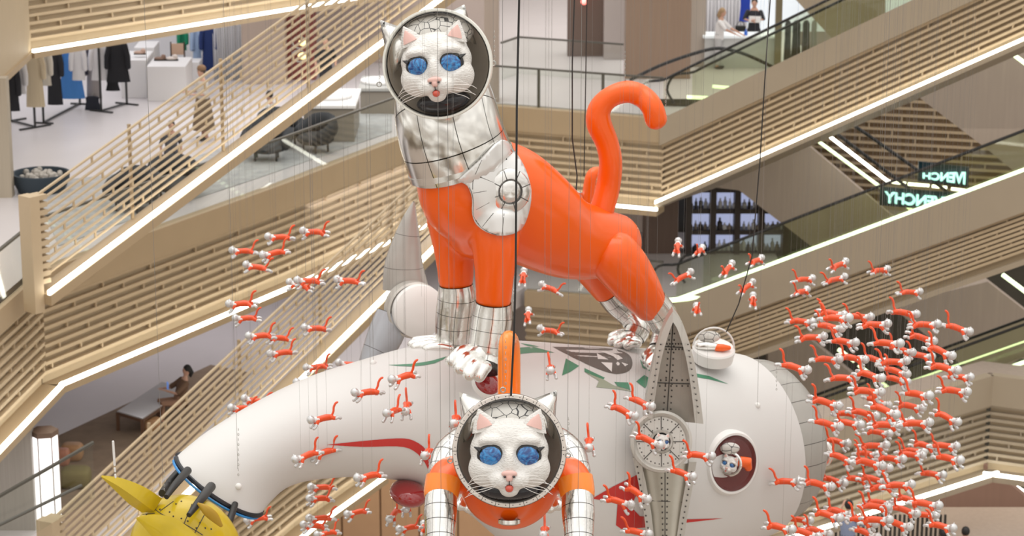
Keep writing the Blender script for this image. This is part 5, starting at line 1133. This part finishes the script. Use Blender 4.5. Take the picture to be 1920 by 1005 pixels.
# ---- people
SKIN = mat('skin', (.55, .32, .23), .5); HAIRB = mat('black_hair', (.012, .01, .01), .5)
def person(loc, H, yaw, label, top, bottom, hair, armL=None, armR=None, sit=False, lean=0, skirt=False, hairlen=.0, hat=None, shoe_c=(.03, .03, .03)):
    """continuous body posed from joints; arms given as (elbow, hand) in body space, metres at 1.7 m height"""
    t = thing('person', label, 'person', loc); k = H / 1.7; M_ = Matrix.Rotation(yaw, 3, 'Z')
    hipz = .46 if sit else .90
    T_ = lambda p: V(loc) + M_ @ (V(p) * k)
    def Q(p): return (p[0], p[1] + (lean * max(0, p[2] - hipz)), p[2])
    b = MB(); pv = Q((0, 0, hipz)); ch = Q((0, 0, hipz + .34)); nk_ = Q((0, .0, hipz + .55)); hd = Q((0, -.02, hipz + .70))
    b.tube([T_(pv), T_(Q((0, 0, hipz + .15))), T_(ch), T_(Q((0, 0, hipz + .47)))], [.15 * k, .125 * k, .16 * k, .12 * k], [.11 * k, .10 * k, .115 * k, .08 * k], n=14, side=M_ @ V((0, 1, 0)))
    b.tube([T_(Q((0, 0, hipz + .45))), T_(nk_), T_(hd)], [.06 * k, .052 * k, .05 * k], n=10)
    b.ball(T_(hd), (.078 * k, .092 * k, .115 * k), M_); b.ball(T_((hd[0], hd[1] - .092, hd[2] - .015)), (.014 * k, .02 * k, .022 * k)); b.ball(T_((hd[0], hd[1] - .03, hd[2] - .085)), (.05 * k, .05 * k, .035 * k))
    for s in (-1, 1): b.ball(T_((hd[0] + s * .078, hd[1], hd[2] - .01)), (.014 * k, .02 * k, .03 * k))
    legs = []; arms = []
    for s in (-1, 1):
        lg = [(s * .085, 0, hipz - .02), (s * .10, -.40, hipz + .02), (s * .10, -.42, .08)] if sit else [(s * .085, 0, hipz - .03), (s * .095, -.02 * s, .48), (s * .10, .02, .08)]
        b.tube([T_(p) for p in lg], [.085 * k, .058 * k, .04 * k], n=12); foot = lg[-1]; b.tube([T_((foot[0], foot[1] + .03, .05)), T_((foot[0], foot[1] - .13, .035))], [.04 * k, .035 * k], n=10); legs.append(lg)
        e_, h_ = (armL if s < 0 else armR) or ((s * .26, .02, hipz + .18), (s * .25, -.06, hipz - .06)); sh = Q((s * .175, 0, hipz + .44))
        b.tube([T_(sh), T_(e_), T_(h_)], [.052 * k, .04 * k, .028 * k], n=10); arms.append((sh, e_, h_))
    b = remeshed(b, .022 * k, 2)
    for sh, e_, h_ in arms:                              # palm and five fingers
        d_ = (V(h_) - V(e_)).normalized(); u_ = d_.cross(V((0, 0, 1))).normalized() if abs(d_.z) < .9 else V((0, 1, 0))
        b.tube([T_(V(h_)), T_(V(h_) + d_ * .07)], [.03 * k, .034 * k], [.016 * k, .014 * k], n=8)
        for i in range(4): o_ = V(h_) + d_ * .07 + u_ * (.024 - .016 * i); b.tube([T_(o_), T_(o_ + d_ * (.035, .045, .042, .032)[i]), T_(o_ + d_ * (.06, .07, .066, .05)[i] + V((0, -.01, -.012)))], .008 * k, n=6)
        b.tube([T_(V(h_) + u_ * .028 + d_ * .02), T_(V(h_) + u_ * .05 + d_ * .06)], .009 * k, n=6)
    build('body', b, SKIN, t)
    mt = mat('garment_%d_%d_%d' % tuple(int(c * 200) for c in top), top, .85); mbm = mat('garment_%d_%d_%d' % tuple(int(c * 200) for c in bottom), bottom, .85)
    x = MB(); x.tube([T_(Q((0, 0, hipz - .06))), T_(Q((0, 0, hipz + .15))), T_(ch), T_(Q((0, 0, hipz + .49)))], [.175 * k, .15 * k, .185 * k, .11 * k], [.135 * k, .12 * k, .135 * k, .08 * k], n=16, side=M_ @ V((0, 1, 0)), cap='flat')
    for sh, e_, h_ in arms: x.tube([T_(sh), T_(V(sh).lerp(V(e_), .9))], [.07 * k, .055 * k], n=10)
    build('top', x, mt, t)
    x = MB()
    if skirt: x.tube([T_((0, 0, hipz + .08)), T_((0, 0, hipz - .2)), T_((0, 0, .25))], [.16 * k, .21 * k, .27 * k], n=18, cap='flat', side=M_ @ V((0, 1, 0)))
    else:
        for lg in legs: x.tube([T_(lg[0]), T_(lg[1]), T_((lg[2][0], lg[2][1], .12))], [.105 * k, .08 * k, .065 * k], n=12, cap='flat')
        x.tube([T_(Q((0, 0, hipz - .06))), T_(Q((0, 0, hipz + .08)))], [.165 * k, .16 * k], [.13 * k, .125 * k], n=14, side=M_ @ V((0, 1, 0)))
    build('skirt' if skirt else 'trousers', x, mbm, t)
    mh_ = mat('hair_%d_%d' % (int(hair[0] * 200), int(hair[1] * 200)), hair, .6)
    x = MB(); x.ball(T_((hd[0], hd[1] + .018, hd[2] + .03)), (.09 * k, .095 * k, .105 * k), M_)
    if hairlen: x.tube([T_((hd[0], hd[1] + .06, hd[2])), T_((hd[0], hd[1] + .10, hd[2] - hairlen * .5)), T_((hd[0], hd[1] + .09, hd[2] - hairlen))], [.075 * k, .07 * k, .03 * k], n=12)
    build('hair', x, mh_, t)
    if hat:
        x = MB(); x.ball(T_((hd[0], hd[1] + .01, hd[2] + .07)), (.10 * k, .105 * k, .09 * k), M_); build('beanie', x, mat('beanie_brown', hat, .9), t)
    for s in (-1, 1):
        x = MB(); x.ball(T_((hd[0] + s * .03, hd[1] - .085, hd[2] + .015)), .008 * k, nu=8, nv=5); build('eye', x, LINE, t)
        f_ = legs[(s + 1) // 2][-1]; x = MB(); x.ball(T_((f_[0], f_[1] - .05, .035)), (.05 * k, .13 * k, .045 * k), M_); build('shoe', x, mat('shoe_dark', shoe_c, .5), t)
    return t
person(fl(383, 262), 1.78, R(-60), 'person in a brown beanie and pale top behind the slatted balustrade', (.58, .54, .50), (.16, .11, .07), (.05, .03, .02), armL=((-.26, -.05, 1.1), (-.2, -.3, 1.12)), armR=((.26, -.05, 1.1), (.2, -.3, 1.12)), hat=(.24, .14, .08), skirt=True)
person(fl(322, 318), 1.55, R(20), 'dark haired person behind the slats, left of the beanie wearer', (.09, .09, .10), (.06, .06, .07), (.015, .012, .01), sit=True, lean=-.2)
person(fl(508, 262), 1.6, R(-100), 'dark haired person in white behind the slats at centre left', (.62, .61, .60), (.20, .20, .22), (.03, .02, .015), sit=True)
person(fl(612, 190), 1.7, R(10), 'person in black standing near the display tables, left of the large helmet', (.02, .02, .022), (.03, .03, .035), (.012, .01, .01))
person(fl(1347, 128), 1.68, R(75), 'fair haired person in white reaching over the shop counter', (.74, .73, .73), (.5, .5, .5), (.36, .24, .13), armL=((-.22, -.22, 1.15), (-.15, -.5, 1.02)), armR=((.24, -.28, 1.12), (.14, -.58, 1.0)), lean=-.1, hairlen=.2)
person(fl(1412, 112), 1.74, R(-10), 'black haired person in a black sweater standing behind the shop counter', (.025, .027, .035), (.03, .03, .03), (.01, .01, .01), armL=((-.27, -.05, 1.14), (-.05, -.24, 1.12)), armR=((.27, -.05, 1.14), (.06, -.24, 1.16)))
pp = fl(1412, 112); o = build('paper_folder', MB().box(pp + V((0, -.26, 1.2)), .34, .03, .18, R(-10)), WHITE, smooth=False); tag(o, 'white folder held by the person in the black sweater', 'folder')
cpos = fl(1385, 122); t = thing('shop_counter', 'white shop counter between the two people at the top right', 'counter', cpos)
build('cabinet', MB().box(cpos + V((0, -.1, .42)), 2.0, .7, .84), mat('counter_grey', (.55, .56, .55), .5), t, smooth=False); build('worktop', MB().box(cpos + V((0, -.1, .87)), 2.1, .8, .06), mat('counter_glow_white', (.80, .84, .86), .3, emis=((.85, .95, 1), .15)), t, smooth=False)  # worktop is given a slight glow in place of shop light
o = build('blue_bottle', MB().lathe([(.001, 0), (.05, 0), (.05, .1), (.02, .13), (.02, .17), (.001, .17)], cpos + V((.15, -.3, .9)), (0, 0, 1), 12), mat('blue_plastic', (.02, .12, .55), .3)); tag(o, 'small blue bottle on the shop counter', 'bottle')
garment('blue_jacket', 1398, -6, 40, 22, 71.5, (.01, .04, .34), 'bright blue jacket hanging behind the black haired person', 1.0, False, None)
t = thing('handbag', 'black handbag hanging left of the person in the black sweater', 'bag', P(1388, 66, 69.2)); q_ = V(t.location); x = MB(); x.box(q_ + V((0, 0, .14)), .3, .14, .28); build('bag_body', x, BLACK, t, smooth=False, bevel=.03); x = MB(); x.tube([q_ + V((.1 * math.cos(a), 0, .28 + .12 * math.sin(a))) for a in [i * math.pi / 8 for i in range(9)]], .01, n=6); build('strap', x, BLACK, t)
# reclining person on the lower gallery (seen past the slats)
pr = Z0p(318, 792)
person(pr + V((.18, .15, 0)), 1.62, R(-65), 'person in brown sitting low beside the wooden coffee table', (.15, .085, .05), (.30, .17, .11), (.012, .01, .01), sit=True, lean=.35, armL=((-.26, -.1, .72), (-.1, -.32, .78)), armR=((.26, -.1, .72), (.1, -.32, .78)), hairlen=.15)
o = build('phone', MB().box(pr + V((-.02, .05, .82)), .08, .02, .16, R(-65)), mat('phone_blue', (.12, .25, .7), .3, emis=((.2, .4, 1), .3)), smooth=False); tag(o, 'blue phone held by the person beside the coffee table', 'phone')
# people at the bottom right
person(P(1592, 940, 47) + V((0, 0, -1.72)), 1.72, R(160), 'person in a blue checked shirt at the bottom right under the cat swarm', (.22, .26, .38), (.05, .05, .06), (.012, .01, .01), armL=((-.3, -.1, 1.2), (-.18, -.25, 1.5)), armR=((.3, -.1, 1.2), (.18, -.25, 1.5)))
person(P(1770, 994, 49) + V((0, 0, -1.72)), 1.72, R(180), 'dark haired person at the bottom right edge, left of two heads', (.03, .03, .03), (.03, .03, .03), (.01, .01, .01))
person(P(1811, 990, 49.5) + V((0, 0, -1.72)), 1.72, R(180), 'dark haired person at the bottom right edge, right of two heads', (.05, .04, .04), (.03, .03, .03), (.01, .01, .01))
zf = P(1770, 994, 49).z - 1.72
struct('floor', MB().box((9, 50.5, zf - .1), 16, 9, .18), TAUPE, label='walkway at the bottom right')
x = MB()
for i in range(26): p = P(1560 + i * 8.5, 965, 50.5); x.box(V((p.x, p.y, zf + .75)), .05, .05, 1.5)
tag(build('dark_fence', x, mat('dark_bars', (.03, .025, .02), .5), smooth=False), 'dark barred partition behind the people at the bottom right', 'fence')
x = MB(); x.ball(P(1700, 968, 50), (.35, .3, .2)); 
# ---- lit shelves under the upper escalator
t = thing('display_shelf', 'dark shelf wall filled with small goods, lit bluish white from behind', 'shelf', P(1365, 480, 65)); SHD = mat('shelf_dark', (.055, .04, .035), .5)
tl = P(1292, 350, 65); br = P(1470, 480, 65); w_ = br.x - tl.x; hh = tl.z - br.z
build('back_light', MB().box(((tl.x + br.x) / 2, 65.35, (tl.z + br.z) / 2), w_, .05, hh), mat('backlight', (.3, .3, .36), .5, emis=((.62, .68, 1), .55)), t, smooth=False)
for i in range(4): build('shelf_board', MB().box(((tl.x + br.x) / 2, 65.1, tl.z - hh * (i + .12) / 3.3), w_, .5, .12), SHD, t, smooth=False)
for i in range(5): build('upright', MB().box((tl.x + w_ * i / 4, 65.0, (tl.z + br.z) / 2), .16, .5, hh + .1), SHD, t, smooth=False)
rr = random.Random(8); kinds = [((.7, .7, .75), 'white'), ((.06, .05, .05), 'black'), ((.30, .24, .2), 'brown'), ((.5, .5, .55), 'grey')]
bi = {}
for i in range(3):
    for j in range(20):
        f = (j + .5) / 20
        if abs((f * 4) % 1 - .0) < .08: continue
        c, nm_ = kinds[rr.randrange(4)]; hb = rr.uniform(.14, .34); p = V((tl.x + w_ * f, 65.0, tl.z - hh * (i + 1.12) / 3.3 + .06)); r_ = rr.uniform(.04, .08)
        o = build('bottle', MB().lathe([(.001, 0), (r_, 0), (r_, hb * .6), (r_ * .4, hb * .75), (r_ * .4, hb), (.001, hb)], p, (0, 0, 1), 10), mat('bottle_' + nm_, c, .3)); bi[nm_, i] = bi.get((nm_, i), 0) + 1; tag(o, '%s %s vessel from the left on the %s backlit shelf' % (ORD[bi[nm_, i] - 1], nm_, ('top', 'middle', 'lowest')[i]), 'bottle', '%s vessels on the %s backlit shelf' % (nm_, ('top', 'middle', 'lowest')[i]))
a = P(1236, 480, 64.5); struct('wall_shelf', MB().box((a.x + .05, 65, 5.2), .95, .4, 4.4), mat('dark_brown_wall', (.14, .09, .07), .5, var=.15, stretch=(8, 8, .3)), label='dark brown wall left of the lit shelves')
# ---- glowing letters, seen from behind so they read mirrored
def letters(txt, px, py, d, hpx, wpx, slope, label, scale_end=1.0):
    cu = bpy.data.curves.new('tmp', 'FONT'); cu.body = txt; cu.extrude = .06; cu.size = 1; cu.offset = .025
    o = bpy.data.objects.new('tmp', cu); C.objects.link(o); dg = bpy.context.evaluated_depsgraph_get(); me = o.evaluated_get(dg).to_mesh()
    xs = [v.co.x for v in me.vertices]; ys = [v.co.y for v in me.vertices]; x0, x1, y1 = min(xs), max(xs), max(ys); k = mpp(px, py, d)
    org = P(px, py, d); mb = MB(); vs = []
    for v in me.vertices:
        f = 1 - (v.co.x - x0) / (x1 - x0); s_ = 1 + (scale_end - 1) * f; vs.append(org + V((f * wpx * k, v.co.z * .5, v.co.y / y1 * hpx * k * s_ - slope * f * wpx * k)))
    mb.add(vs, [tuple(p.vertices) for p in me.polygons]); o.evaluated_get(dg).to_mesh_clear(); bpy.data.objects.remove(o)
    t = thing('glowing_sign', label, 'sign', org, 'cyan glowing signs'); build('letters', mb, lamp('cyan_glow', (.40, .90, 1), 2.6), t, smooth=False)
    b = MB(); A_ = org + V((-.1, .12, -.1)); B_ = org + V((wpx * k + .1, .12, -.1 - slope * wpx * k)); b.beam(A_, B_, (0, 1, 0), .06, hpx * k * max(1, scale_end) + .2); build('backing', b, mat('sign_backing', (.004, .03, .045), .3), t, smooth=False)
letters('GIVENCHY', 1658, 379, 58.8, 21, 138, .10, 'lower row of cyan glowing letters, seen mirrored from behind')
letters('IVENCH', 1730, 334, 59.2, 10, 80, .14, 'upper row of cyan glowing letters, partly hidden, mirrored', 2.3)
